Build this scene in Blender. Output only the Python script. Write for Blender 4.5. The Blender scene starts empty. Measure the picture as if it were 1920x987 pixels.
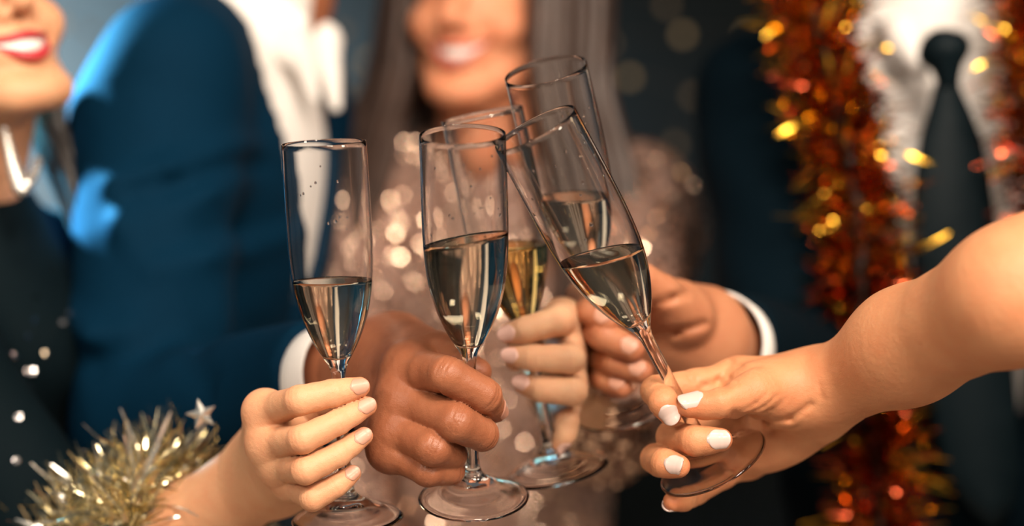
import bpy, bmesh, math, random
import numpy as np
from mathutils import Vector, Matrix

random.seed(7)
RNG = np.random.default_rng(11)
SC = bpy.context.scene
COL = SC.collection

# ------------------------------------------------------------------ camera
FPX = 3200.0            # focal length in pixels of the 1920 x 987 frame
CAMD = 1.0              # the toasting glasses stand about one metre away
cam_data = bpy.data.cameras.new('camera')
cam_data.sensor_width = 36.0
cam_data.lens = FPX * 36.0 / 1920.0
cam_data.clip_start = 0.02
cam_data.clip_end = 60
cam_data.dof.use_dof = True
cam_data.dof.focus_distance = 0.977
cam_data.dof.aperture_fstop = 2.3
cam = bpy.data.objects.new('camera', cam_data)
COL.objects.link(cam)
cam.location = (0, -CAMD, 0)
cam.rotation_euler = (math.pi / 2, 0, 0)
SC.camera = cam

# ------------------------------------------------------------------ light
SC.view_settings.view_transform = 'Standard'
SC.view_settings.look = 'None'
SC.view_settings.exposure = 0.0
SC.view_settings.gamma = 1.0
SC.view_settings.use_curve_mapping = False

SC.cycles.diffuse_bounces = 2
SC.cycles.glossy_bounces = 4
SC.cycles.transmission_bounces = 10
SC.cycles.max_bounces = 10

world = bpy.data.worlds.new('world')
SC.world = world
world.use_nodes = True
bg = world.node_tree.nodes['Background']
bg.inputs[0].default_value = (0.95, 0.96, 0.95, 1)
bg.inputs[1].default_value = 0.10


def area_light(name, loc, target, size, power, color, spread=180):
    d = bpy.data.lights.new(name, 'AREA')
    d.shape = 'RECTANGLE'
    d.size, d.size_y = size
    d.energy = power
    d.spread = math.radians(spread)
    d.color = color
    o = bpy.data.objects.new(name, d)
    COL.objects.link(o)
    o.location = loc
    o.rotation_euler = (Vector(target) - Vector(loc)).to_track_quat('-Z', 'Y').to_euler()
    return o


area_light('key_lamp', (0.48, -1.60, 1.22), (0.0, 0.25, 0.0), (0.65, 0.42), 56, (1.0, 0.85, 0.70))
area_light('fill_lamp', (-1.5, -1.3, 0.5), (0.0, 0.3, 0.0), (1.4, 1.0), 3, (1.0, 0.86, 0.74))
sp_ = bpy.data.lights.new('blue_stage_spot', 'SPOT'); sp_.energy = 4200; sp_.color = (0.13, 0.60, 0.95)
sp_.spot_size = math.radians(11.5); sp_.spot_blend = 0.45; sp_.shadow_soft_size = 0.05
spo_ = bpy.data.objects.new('blue_stage_spot', sp_); COL.objects.link(spo_); spo_.location = (-1.35, 1.02, 0.95)
spo_.rotation_euler = (Vector((-0.448, 0.48, 0.145)) - spo_.location).to_track_quat('-Z', 'Y').to_euler()
area_light('blue_wall_lamp', (-2.4, 2.3, 0.9), (-1.25, 3.4, 0.2), (0.3, 0.3), 120, (0.80, 0.92, 1.0), 60)
area_light('added_edge_lamp', (1.7, 0.35, 0.9), (0.2, 0.4, 0.05), (0.35, 0.35), 3.5, (1.0, 0.72, 0.42))  # unseen lamp, added to brighten the dark edges of the glasses
for x_, y_, z_ in ((-1.5, -1.6, 0.9), (-0.55, -2.2, 1.3), (0.1, -1.0, 1.7), (1.0, -2.4, 0.75), (1.25, -1.1, 1.35), (1.9, -1.3, 0.6)):
    area_light('added_glint_lamp', (x_, y_, z_), (0.25, 0.45, 0.05), (0.30, 0.30), 15, (1.0, 0.85, 0.69))  # added out of view to strike glints from tinsel and sequins


def W(px, py, Y=0.0):
    """the point of the room seen at a pixel, at depth Y behind the glasses"""
    s = (Y + CAMD) / FPX
    return np.array([(px - 960.0) * s, Y, -(py - 493.5) * s])


# ------------------------------------------------------------------ object helpers
def link(name, me, mat=None, parent=None):
    o = bpy.data.objects.new(name, me)
    COL.objects.link(o)
    if mat is not None:
        me.materials.append(mat)
    if parent is not None:
        o.parent = parent
        o.matrix_parent_inverse = Matrix.Translation(parent.location).inverted() if parent.type == 'EMPTY' else Matrix()
    return o


def thing(name, label, cat, loc=(0, 0, 0), group=None):
    o = bpy.data.objects.new(name, None)
    o.empty_display_size = 0.02
    COL.objects.link(o)
    o.location = tuple(float(v) for v in loc)
    o['label'] = label
    o['category'] = cat
    if group:
        o['group'] = group
    return o


def tag(o, label=None, cat=None, group=None, kind=None):
    if label:
        o['label'] = label
    if cat:
        o['category'] = cat
    if group:
        o['group'] = group
    if kind:
        o['kind'] = kind
    return o


def mesh(name, V, F, smooth=True):
    me = bpy.data.meshes.new(name)
    V = np.asarray(V, dtype=np.float32)
    if isinstance(F, np.ndarray):
        n, k = F.shape
        me.vertices.add(len(V))
        me.vertices.foreach_set('co', V.ravel())
        me.loops.add(n * k)
        me.loops.foreach_set('vertex_index', F.astype(np.int32).ravel())
        me.polygons.add(n)
        me.polygons.foreach_set('loop_start', np.arange(0, n * k, k, dtype=np.int32))
        me.polygons.foreach_set('loop_total', np.full(n, k, dtype=np.int32))
        me.update(calc_edges=True)
        me.validate()
    else:
        me.from_pydata([tuple(v) for v in V.tolist()], [], F)
        me.update()
    if smooth:
        me.polygons.foreach_set('use_smooth', np.ones(len(me.polygons), dtype=bool))
    return me


def join_VF(parts):
    Vs, Fs, off = [], [], 0
    for V, F in parts:
        Vs.append(np.asarray(V))
        Fs.append(np.asarray(F) + off)
        off += len(V)
    return np.concatenate(Vs), np.concatenate(Fs)


# ------------------------------------------------------------------ materials
MATS = {}


def nodes_of(name):
    m = bpy.data.materials.new(name)
    m.use_nodes = True
    nt = m.node_tree
    return m, nt, nt.nodes['Principled BSDF'], nt.nodes, nt.links


def setp(b, **kw):
    for k, v in kw.items():
        b.inputs[k.replace('_', ' ')].default_value = v


def skin_mat(name, base, deep, sss=0.22, rough=0.5):
    """skin: base colour, redder towards knuckles, fingertips and on a face painted warm-lit (attribute 'tint'), fine pores and lines"""
    m, nt, b, N, L = nodes_of(name)
    at = N.new('ShaderNodeAttribute'); at.attribute_name = 'tint'
    tc = N.new('ShaderNodeTexCoord')
    n1 = N.new('ShaderNodeTexNoise'); n1.inputs['Scale'].default_value = 55; n1.inputs['Detail'].default_value = 5
    L.new(tc.outputs['Object'], n1.inputs['Vector'])
    add = N.new('ShaderNodeMath'); add.operation = 'MULTIPLY_ADD'
    L.new(n1.outputs['Fac'], add.inputs[0]); add.inputs[1].default_value = 0.9; add.inputs[2].default_value = -0.32
    s2 = N.new('ShaderNodeMath'); s2.operation = 'ADD'; s2.use_clamp = True
    L.new(add.outputs[0], s2.inputs[0]); L.new(at.outputs['Fac'], s2.inputs[1])
    mx = N.new('ShaderNodeMix'); mx.data_type = 'RGBA'
    mx.inputs[6].default_value = (*base, 1); mx.inputs[7].default_value = (*deep, 1)
    L.new(s2.outputs[0], mx.inputs[0])
    L.new(mx.outputs[2], b.inputs['Base Color'])
    vo = N.new('ShaderNodeTexVoronoi'); vo.inputs['Scale'].default_value = 900; vo.feature = 'DISTANCE_TO_EDGE'
    L.new(tc.outputs['Object'], vo.inputs['Vector'])
    n2 = N.new('ShaderNodeTexNoise'); n2.inputs['Scale'].default_value = 260; n2.inputs['Detail'].default_value = 4
    L.new(tc.outputs['Object'], n2.inputs['Vector'])
    ad = N.new('ShaderNodeMath'); ad.operation = 'MULTIPLY_ADD'
    L.new(vo.outputs['Distance'], ad.inputs[0]); ad.inputs[1].default_value = 0.35; L.new(n2.outputs['Fac'], ad.inputs[2])
    bp = N.new('ShaderNodeBump'); bp.inputs['Strength'].default_value = 0.38; bp.inputs['Distance'].default_value = 0.0012
    L.new(ad.outputs[0], bp.inputs['Height']); L.new(bp.outputs[0], b.inputs['Normal'])
    setp(b, Roughness=rough)
    b.inputs['Subsurface Weight'].default_value = sss
    b.inputs['Subsurface Radius'].default_value = (1.0, 0.35, 0.2)
    b.inputs['Subsurface Scale'].default_value = 0.004
    b.inputs['Specular IOR Level'].default_value = 0.32
    return m


def cloth_mat(name, c1, c2, scale=420, rough=0.8, sheen=0.0, bump=0.25, spec=0.10):
    m, nt, b, N, L = nodes_of(name)
    tc = N.new('ShaderNodeTexCoord')
    n1 = N.new('ShaderNodeTexNoise'); n1.inputs['Scale'].default_value = scale; n1.inputs['Detail'].default_value = 3
    L.new(tc.outputs['Object'], n1.inputs['Vector'])
    mx = N.new('ShaderNodeMix'); mx.data_type = 'RGBA'
    mx.inputs[6].default_value = (*c1, 1); mx.inputs[7].default_value = (*c2, 1)
    L.new(n1.outputs['Fac'], mx.inputs[0]); L.new(mx.outputs[2], b.inputs['Base Color'])
    bp = N.new('ShaderNodeBump'); bp.inputs['Strength'].default_value = bump; bp.inputs['Distance'].default_value = 0.001
    L.new(n1.outputs['Fac'], bp.inputs['Height']); L.new(bp.outputs[0], b.inputs['Normal'])
    setp(b, Roughness=rough)
    b.inputs['Sheen Weight'].default_value = sheen
    b.inputs['Specular IOR Level'].default_value = spec
    return m


def plain_mat(name, c, rough=0.5, metal=0.0, coat=0.0, var=0.12, scale=40):
    m, nt, b, N, L = nodes_of(name)
    tc = N.new('ShaderNodeTexCoord')
    n1 = N.new('ShaderNodeTexNoise'); n1.inputs['Scale'].default_value = scale
    L.new(tc.outputs['Object'], n1.inputs['Vector'])
    mx = N.new('ShaderNodeMix'); mx.data_type = 'RGBA'
    mx.inputs[6].default_value = (*[v * (1 - var) for v in c], 1)
    mx.inputs[7].default_value = (*[min(1, v * (1 + var)) for v in c], 1)
    L.new(n1.outputs['Fac'], mx.inputs[0]); L.new(mx.outputs[2], b.inputs['Base Color'])
    setp(b, Roughness=rough, Metallic=metal)
    b.inputs['Coat Weight'].default_value = coat
    return m


def glass_mat(name, color, ior, density=None):
    m = bpy.data.materials.new(name)
    m.use_nodes = True
    nt = m.node_tree; N = nt.nodes; L = nt.links
    N.remove(N['Principled BSDF'])
    out = N['Material Output']
    g = N.new('ShaderNodeBsdfGlass')
    g.inputs['Color'].default_value = (*color, 1)
    g.inputs['Roughness'].default_value = 0.0
    g.inputs['IOR'].default_value = ior
    L.new(g.outputs[0], out.inputs['Surface'])
    if density:
        v = N.new('ShaderNodeVolumeAbsorption')
        v.inputs['Color'].default_value = (*density[0], 1)
        v.inputs['Density'].default_value = density[1]
        L.new(v.outputs[0], out.inputs['Volume'])
    return m


def emit_mat(name, c, s):
    m = bpy.data.materials.new(name)
    m.use_nodes = True
    nt = m.node_tree; N = nt.nodes; L = nt.links
    N.remove(N['Principled BSDF'])
    e = N.new('ShaderNodeEmission')
    e.inputs[0].default_value = (*c, 1); e.inputs[1].default_value = s
    L.new(e.outputs[0], N['Material Output'].inputs['Surface'])
    return m


M = {
    'skin_fair': skin_mat('skin_fair', (0.70, 0.37, 0.205), (0.62, 0.21, 0.10)),
    'skin_brown': skin_mat('skin_brown', (0.32, 0.115, 0.055), (0.21, 0.060, 0.028), sss=0.12, rough=0.38),
    'skin_light': skin_mat('skin_light', (0.75, 0.45, 0.27), (0.68, 0.24, 0.12)),
    'skin_tan': skin_mat('skin_tan', (0.46, 0.195, 0.098), (0.37, 0.105, 0.048)),
    'skin_peach': skin_mat('skin_peach', (0.62, 0.28, 0.135), (0.52, 0.145, 0.058)),
    'nail_bare': plain_mat('nail_bare', (0.56, 0.285, 0.20), 0.36, coat=0.1, var=0.05),
    'nail_brown': plain_mat('nail_brown', (0.50, 0.24, 0.17), 0.3, coat=0.3, var=0.05),
    'nail_pink': plain_mat('nail_pink', (0.78, 0.48, 0.40), 0.3, coat=0.15, var=0.03),
    'nail_white': plain_mat('nail_white', (0.64, 0.48, 0.43), 0.25, coat=0.3, var=0.03),
    'glass': glass_mat('glass', (1, 1, 1), 1.38),
    'champagne': glass_mat('champagne', (1.0, 0.975, 0.90), 1.33, ((0.95, 0.80, 0.40), 3.0)),
    'champagne_gold': glass_mat('champagne_gold', (1.0, 0.93, 0.66), 1.33, ((0.90, 0.68, 0.10), 16.0)),
    'drop': glass_mat('drop', (1, 1, 1), 1.33),
    'blue_suit': cloth_mat('blue_suit', (0.0003, 0.0125, 0.030), (0.0006, 0.0180, 0.042), sheen=0.0, spec=0.05),
    'black_suit': cloth_mat('black_suit', (0.0006, 0.0042, 0.0075), (0.0010, 0.0060, 0.0105), sheen=0.0, spec=0.05),
    'black_tie': cloth_mat('black_tie', (0.0014, 0.0052, 0.0075), (0.0024, 0.0075, 0.0105), scale=900, rough=0.5),
    'white_shirt': cloth_mat('white_shirt', (0.78, 0.74, 0.70), (0.86, 0.82, 0.79), scale=700, bump=0.1),
    'black_dress': cloth_mat('black_dress', (0.0006, 0.0042, 0.0065), (0.0012, 0.0062, 0.0090), scale=300),
    'rose_dress': cloth_mat('rose_dress', (0.28, 0.165, 0.13), (0.38, 0.24, 0.19), scale=160, rough=0.55),
    'lip_red': plain_mat('lip_red', (0.50, 0.035, 0.045), 0.35),
    'lip_rose': plain_mat('lip_rose', (0.52, 0.11, 0.075), 0.35),
    'teeth': plain_mat('teeth', (0.86, 0.82, 0.77), 0.25, var=0.04),
    'mouth_dark': plain_mat('mouth_dark', (0.10, 0.02, 0.02), 0.6),
    'eye_white': plain_mat('eye_white', (0.8, 0.78, 0.75), 0.15),
    'iris': plain_mat('iris', (0.08, 0.04, 0.02), 0.1),
    'hair_brown': plain_mat('hair_brown', (0.058, 0.034, 0.026), 0.45, var=0.5, scale=60),
    'hair_dark': plain_mat('hair_dark', (0.025, 0.02, 0.018), 0.45, var=0.4),
    'gold_foil': plain_mat('gold_foil', (0.66, 0.38, 0.045), 0.12, metal=1.0, var=0.1),
    'copper_foil': plain_mat('copper_foil', (0.38, 0.075, 0.030), 0.14, metal=1.0, var=0.3),
    'champagne_foil': plain_mat('champagne_foil', (0.88, 0.78, 0.52), 0.12, metal=1.0, var=0.15),
    'silver': plain_mat('silver', (0.88, 0.86, 0.80), 0.20, metal=0.85),
    'sequin_rose': plain_mat('sequin_rose', (0.92, 0.66, 0.50), 0.14, metal=1.0),
    'sequin_silver': plain_mat('sequin_silver', (0.9, 0.85, 0.85), 0.18, metal=1.0),
    'wire': plain_mat('wire', (0.03, 0.02, 0.015), 0.5),
    'wall': cloth_mat('wall', (0.0045, 0.010, 0.0125), (0.013, 0.0135, 0.013), scale=2.2, rough=0.9, bump=0.0),
    'floor': plain_mat('floor', (0.42, 0.33, 0.26), 0.5),
}

# ------------------------------------------------------------------ implicit surfaces
def smin(a, b, k):
    h = np.clip(0.5 + 0.5 * (b - a) / k, 0, 1)
    return b + (a - b) * h - k * h * (1 - h)


class Cone:
    """a tapering limb: two spheres and what lies between them; k = softness of its joint with the rest"""
    def __init__(s, a, b, ra, rb, k=0.008, flat=None):
        s.a = np.asarray(a, float); s.b = np.asarray(b, float); s.ra = ra; s.rb = rb; s.k = k; s.flat = flat

    def box(s, m):
        r = max(s.ra, s.rb) + m
        return np.minimum(s.a, s.b) - r, np.maximum(s.a, s.b) + r

    def __call__(s, X, Y, Z):
        ba = s.b - s.a
        px, py, pz = X - s.a[0], Y - s.a[1], Z - s.a[2]
        h = np.clip((px * ba[0] + py * ba[1] + pz * ba[2]) / max(1e-12, ba.dot(ba)), 0, 1)
        qx, qy, qz = px - h * ba[0], py - h * ba[1], pz - h * ba[2]
        if s.flat is not None:      # (direction, factor): thinner along that direction
            d, f = s.flat
            t = (qx * d[0] + qy * d[1] + qz * d[2]) * (1.0 / f - 1.0)
            qx, qy, qz = qx + t * d[0], qy + t * d[1], qz + t * d[2]
        return np.sqrt(qx * qx + qy * qy + qz * qz) - (s.ra + (s.rb - s.ra) * h)


class Ell:
    def __init__(s, c, r, R=None, k=0.01):
        s.c = np.asarray(c, float); s.r = np.asarray(r, float); s.R = np.eye(3) if R is None else np.asarray(R, float); s.k = k

    def box(s, m):
        e = np.sqrt(((s.R * s.r[None, :]) ** 2).sum(1)) + m
        return s.c - e, s.c + e

    def __call__(s, X, Y, Z):
        px, py, pz = X - s.c[0], Y - s.c[1], Z - s.c[2]
        R = s.R
        q = [px * R[0, i] + py * R[1, i] + pz * R[2, i] for i in range(3)]
        k0 = np.sqrt(sum((q[i] / s.r[i]) ** 2 for i in range(3)))
        k1 = np.sqrt(sum((q[i] / s.r[i] ** 2) ** 2 for i in range(3))) + 1e-9
        return k0 * (k0 - 1.0) / k1


class Grid:
    def __init__(s, lo, hi, h):
        s.lo = np.asarray(lo, float); s.h = h
        s.n = np.ceil((np.asarray(hi) - s.lo) / h).astype(int) + 1
        s.D = np.full(tuple(s.n), 1.0, dtype=np.float32)

    def block(s, lo, hi):
        i0 = np.clip(np.floor((lo - s.lo) / s.h).astype(int), 0, s.n)
        i1 = np.clip(np.ceil((hi - s.lo) / s.h).astype(int) + 1, 0, s.n)
        if np.any(i1 - i0 < 1):
            return None
        ax = [(s.lo[a] + s.h * np.arange(i0[a], i1[a])).astype(np.float32) for a in range(3)]
        sl = tuple(slice(i0[a], i1[a]) for a in range(3))
        return sl, ax[0][:, None, None], ax[1][None, :, None], ax[2][None, None, :]

    def add(s, prim, D=None):
        D = s.D if D is None else D
        bl = s.block(*prim.box(prim.k + 3 * s.h))
        if bl is None:
            return
        sl, X, Y, Z = bl
        D[sl] = smin(D[sl], prim(X, Y, Z).astype(np.float32), prim.k)

    def carve(s, prim, k=0.003):
        bl = s.block(*prim.box(k + 3 * s.h))
        if bl is None:
            return
        sl, X, Y, Z = bl
        s.D[sl] = -smin(-s.D[sl], prim(X, Y, Z).astype(np.float32), k)

    def crease(s, pts, amp, w):
        """push the surface in (amp > 0) or out (amp < 0) along a polyline"""
        for a, b in zip(pts[:-1], pts[1:]):
            c = Cone(a, b, 0, 0)
            bl = s.block(*c.box(3 * w))
            if bl is None:
                continue
            sl, X, Y, Z = bl
            d = c(X, Y, Z)
            s.D[sl] += (amp * np.exp(-(d / w) ** 2)).astype(np.float32)

    def crease_front(s, pts, amp, w, deep=.03, gate=.012):
        """the same seen along the depth axis: a line pressed into whatever skin faces the viewer there"""
        for a, b in zip(pts[:-1], pts[1:]):
            lo = np.minimum(a, b) - 3 * w; hi = np.maximum(a, b) + 3 * w
            lo[1] -= deep; hi[1] += deep
            bl = s.block(lo, hi)
            if bl is None:
                continue
            sl, X, Y, Z = bl
            a2, b2 = a.copy(), b.copy(); a2[1] = b2[1] = 0
            d = Cone(a2, b2, 0, 0)(X, 0.0 * Y, Z)
            s.D[sl] += (amp * np.exp(-(d / w) ** 2)).astype(np.float32) * (np.abs(s.D[sl]) < gate)

    def surface(s, smooth=1):
        return surface_nets(s.D, s.lo, s.h, smooth)


def surface_nets(D, lo, h, smooth=1):
    S = D < 0
    nx, ny, nz = D.shape
    c = np.zeros((nx - 1, ny - 1, nz - 1), dtype=np.uint8)
    for dx in (0, 1):
        for dy in (0, 1):
            for dz in (0, 1):
                c += S[dx:nx - 1 + dx, dy:ny - 1 + dy, dz:nz - 1 + dz]
    act = (c > 0) & (c < 8)
    idx = np.argwhere(act)
    ids = np.full(act.shape, -1, dtype=np.int32)
    ids[tuple(idx.T)] = np.arange(len(idx))
    corners = np.array([(i & 1, (i >> 1) & 1, (i >> 2) & 1) for i in range(8)])
    vals = np.stack([D[idx[:, 0] + o[0], idx[:, 1] + o[1], idx[:, 2] + o[2]] for o in corners], 1).astype(np.float64)
    P = np.zeros((len(idx), 3)); cnt = np.zeros(len(idx))
    for a in range(8):
        for bit in (1, 2, 4):
            b = a | bit
            if b == a:
                continue
            m = (vals[:, a] < 0) != (vals[:, b] < 0)
            t = vals[m, a] / (vals[m, a] - vals[m, b])
            P[m] += corners[a] + t[:, None] * (corners[b] - corners[a])
            cnt[m] += 1
    V = lo + h * (idx + P / cnt[:, None])
    quads = []
    for ax in range(3):
        s0 = [slice(None)] * 3; s1 = [slice(None)] * 3
        s0[ax] = slice(0, -1); s1[ax] = slice(1, None)
        a = S[tuple(s0)]; b = S[tuple(s1)]
        E = np.argwhere(a != b)
        o1, o2 = (ax + 1) % 3, (ax + 2) % 3
        ok = (E[:, o1] > 0) & (E[:, o2] > 0) & (E[:, o1] < D.shape[o1] - 1) & (E[:, o2] < D.shape[o2] - 1)
        E = E[ok]
        def cid(d1, d2):
            Q = E.copy(); Q[:, o1] -= d1; Q[:, o2] -= d2
            return ids[Q[:, 0], Q[:, 1], Q[:, 2]]
        q = np.stack([cid(1, 1), cid(0, 1), cid(0, 0), cid(1, 0)], 1)
        inside = a[E[:, 0], E[:, 1], E[:, 2]]
        q[~inside] = q[~inside][:, ::-1]
        quads.append(q)
    F = np.concatenate(quads)
    F = F[(F >= 0).all(1)]
    for _ in range(smooth):
        A = np.zeros_like(V); n = np.zeros(len(V))
        for i, j in ((0, 1), (1, 2), (2, 3), (3, 0)):
            for p, q in ((i, j), (j, i)):
                for d in range(3):
                    A[:, d] += np.bincount(F[:, p], V[F[:, q], d], len(V))
                n += np.bincount(F[:, p], minlength=len(V))
        V = 0.5 * V + 0.5 * A / np.maximum(n, 1)[:, None]
    return V, F


def unit(v):
    v = np.asarray(v, float)
    return v / max(1e-9, np.linalg.norm(v))


def perp(v, axis):
    v = np.asarray(v, float)
    return unit(v - axis * v.dot(axis))


# ------------------------------------------------------------------ hands
class Finger:
    """joints: knuckle, middle joint, end joint, centre of the tip; radii likewise; back: which way the nail faces"""
    def __init__(s, pts, rad, back, base_k=0.010, nail=None, crease=1.0):
        s.p = [np.asarray(q, float) for q in pts]
        s.r = rad; s.back = np.asarray(back, float); s.base_k = base_k; s.nail = nail; s.cr = crease


def finger_dist(f, X, Y, Z):
    D = None
    n = len(f.p)
    axd = unit(f.p[-1] - f.p[-2])
    for i in range(n - 1):
        c = Cone(f.p[i], f.p[i + 1], f.r[i], f.r[i + 1])
        if i == n - 2:
            c.flat = (perp(f.back, axd), 0.90)
        d = c(X, Y, Z)
        D = d if D is None else smin(D, d, 0.0022)
    # soft pads on the inner side of each bone
    for i in range(n - 1):
        ax = unit(f.p[i + 1] - f.p[i])
        b = perp(f.back, ax)
        mid = 0.5 * (f.p[i] + f.p[i + 1]) - b * 0.24 * f.r[i]
        rr = 0.5 * (f.r[i] + f.r[i + 1]) * 0.84
        D = smin(D, Ell(mid, (rr,) * 3)(X, Y, Z), 0.004)
    return D


def finger_field(g, f):
    lo = np.min([q - r for q, r in zip(f.p, f.r)], 0) - 0.016
    hi = np.max([q + r for q, r in zip(f.p, f.r)], 0) + 0.016
    bl = g.block(lo, hi)
    if bl is None:
        return None
    sl, X, Y, Z = bl
    n = len(f.p)
    D = finger_dist(f, X, Y, Z)
    # wrinkles across the joints
    for i in range(1, n - 1):
        ax = unit(unit(f.p[i + 1] - f.p[i]) + unit(f.p[i] - f.p[i - 1]))
        b = perp(f.back, ax)
        px, py, pz = X - f.p[i][0], Y - f.p[i][1], Z - f.p[i][2]
        t = px * ax[0] + py * ax[1] + pz * ax[2]
        u = (px * b[0] + py * b[1] + pz * b[2]) / f.r[i]
        near = np.clip(1.6 - np.sqrt(px * px + py * py + pz * pz) / f.r[i] * 0.9, 0, 1)
        back = np.clip((u - 0.25) * 2.2, 0, 1) * near
        front = np.clip((-u - 0.2) * 2.5, 0, 1) * near
        offs = (-0.0030, -0.0008, 0.0016) if i == 1 else (-0.0012, 0.0011)
        for o in offs:
            D = D + f.cr * 0.00055 * back * np.exp(-((t - o) / 0.00075) ** 2)
        D = D + f.cr * 0.0009 * front * np.exp(-(t / 0.0011) ** 2)
    # groove round the nail
    return sl, X, Y, Z, D.astype(np.float32)


def nail_mesh(f, spec):
    """a curved nail plate; spec = (width factor, length, overhang beyond tip centre in tip radii, arc degrees)"""
    wf, ln, over, arc = spec
    ax = unit(f.p[-1] - f.p[-2])
    b = perp(f.back, ax)
    sd = np.cross(ax, b)
    rt, rd = f.r[-1], f.r[-2]
    L0 = np.linalg.norm(f.p[-1] - f.p[-2])
    nu, nv = 17, 21
    top, bot = [], []
    for j in range(nv):
        v = j / (nv - 1)
        s = (over * rt - ln) + ln * v              # along the bone, 0 at the tip's centre
        r = rt - (rd - rt) * s / L0 if s < 0 else rt
        rb = r * 0.90
        drop = 0.10 * rt * (max(0, s) / rt) ** 2 + 0.35 * rt * max(0.0, 0.12 - v) ** 2 * 20
        wid = (1 - max(0, (0.30 - v) / 0.30) ** 2.0 * 0.42)
        wid *= (1 - max(0, (v - 0.72) / 0.28) ** 2.0 * 0.40)
        s0 = s
        for i in range(nu):
            u = -1 + 2 * i / (nu - 1)
            s = s0 + ln * u * u * (0.20 * (1 - v) ** 1.3 - 0.11 * v ** 2)
            a = math.radians(arc) * u * wid * wf
            lift = 0.0005 - 0.0007 * abs(u) ** 5
            if v < 0.08:
                lift -= 0.0005
            dr_ = b * math.cos(a) + sd * math.sin(a)
            q0 = f.p[-1] + ax * min(s, 0.30 * rt)
            R = r * 1.0
            for _ in range(6):
                pp = q0 + dr_ * R
                R -= float(finger_dist(f, pp[0], pp[1], pp[2]))
            e = max(0.0, s - 0.30 * rt) / rt
            p = f.p[-1] + ax * s + dr_ * (R + lift) - b * (0.16 * rt * e * e)
            top.append(p); bot.append(p - b * 0.0009)
    V = np.array(top + bot)
    n = nu * nv
    F = []
    for j in range(nv - 1):
        for i in range(nu - 1):
            a = j * nu + i
            F.append((a, a + 1, a + nu + 1, a + nu)); F.append((n + a, n + a + nu, n + a + nu + 1, n + a + 1))
    rim = [i for i in range(nu)] + [j * nu + nu - 1 for j in range(1, nv)] + [(nv - 1) * nu + i for i in range(nu - 2, -1, -1)] + [j * nu for j in range(nv - 2, 0, -1)]
    for a, c in zip(rim, rim[1:] + rim[:1]):
        F.append((a, n + a, n + c, c))
    return V, np.array(F)


def hand_VF(palm, fingers, creases=(), h=0.0009, flat_cut=None):
    lo = np.min([p.box(0.012)[0] for p in palm] + [np.min(f.p, 0) - 0.016 for f in fingers], 0)
    hi = np.max([p.box(0.012)[1] for p in palm] + [np.max(f.p, 0) + 0.016 for f in fingers], 0)
    g = Grid(lo, hi, h)
    for p in palm:
        g.add(p)
    out = g.D.copy()
    for f in fingers:
        r = finger_field(g, f)
        if r is None:
            continue
        sl, X, Y, Z, D = r
        d0 = np.sqrt((X - f.p[0][0]) ** 2 + (Y - f.p[0][1]) ** 2 + (Z - f.p[0][2]) ** 2)
        L1 = np.linalg.norm(f.p[1] - f.p[0])
        k = (0.0012 + (f.base_k - 0.0012) * np.clip(1.25 - d0 / (0.8 * L1), 0, 1)).astype(np.float32)
        out[sl] = np.minimum(out[sl], smin(g.D[sl], D, k))
    g.D = out
    for pts, amp, w in creases:
        g.crease_front(pts, amp, w)
    V, F = g.surface(1)
    return V, F


def tint_of(V, fingers, extra=()):
    t = np.zeros(len(V))
    for f in fingers:
        for i, q in enumerate(f.p):
            amp = (0.40, 0.15, 0.15, 0.75)[min(i, 3)] if len(f.p) == 4 else 0.5
            t = np.maximum(t, amp * np.exp(-(((V - q) ** 2).sum(1)) / (1.35 * f.r[i]) ** 2))
    for c, r, amp in extra:
        t = np.maximum(t, amp * np.exp(-(((V - c) ** 2).sum(1)) / r ** 2))
    return t


def set_tint(me, t):
    a = me.attributes.new('tint', 'FLOAT', 'POINT')
    a.data.foreach_set('value', np.asarray(t, dtype=np.float32))

# ------------------------------------------------------------------ the room
def box_VF(lo, hi):
    x0, y0, z0 = lo; x1, y1, z1 = hi
    V = [(x0, y0, z0), (x1, y0, z0), (x1, y1, z0), (x0, y1, z0), (x0, y0, z1), (x1, y0, z1), (x1, y1, z1), (x0, y1, z1)]
    F = [(0, 3, 2, 1), (4, 5, 6, 7), (0, 1, 5, 4), (1, 2, 6, 5), (2, 3, 7, 6), (3, 0, 4, 7)]
    return np.array(V), np.array(F)


tag(link('wall_back', mesh('wall_back', *box_VF((-4, 3.4, -1.2), (4, 3.5, 2.6)), smooth=False), M['wall']), kind='structure')
tag(link('floor', mesh('floor', *box_VF((-4, -3, -1.3), (4, 3.5, -1.2)), smooth=False), M['floor']), kind='structure')

# ------------------------------------------------------------------ champagne flutes
# profile: distance below the rim and outer radius, as shares of the whole height
H_REF = 0.2215
OUT = [(0.0000, 0.0240), (0.0200, 0.02425), (0.0420, 0.02440), (0.0600, 0.02425), (0.0730, 0.0236), (0.0850, 0.0223), (0.0960, 0.0200),
       (0.1060, 0.0168), (0.1140, 0.0135), (0.1200, 0.0104), (0.1245, 0.0078), (0.1275, 0.0060), (0.1300, 0.0049), (0.1320, 0.0045)]
INN = [(0.0000, 0.0235), (0.0200, 0.02375), (0.0420, 0.02385), (0.0600, 0.02365), (0.0730, 0.0230), (0.0850, 0.0216), (0.0960, 0.0192),
       (0.1060, 0.0159), (0.1140, 0.0123), (0.1190, 0.0091), (0.1220, 0.0059), (0.1235, 0.0030), (0.1240, 0.0)]
STEM = [(0.1320, 0.0045), (0.1335, 0.0040), (0.1380, 0.0037), (0.1600, 0.0035), (0.1850, 0.0036), (0.1960, 0.0039), (0.2010, 0.0046)]
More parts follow.
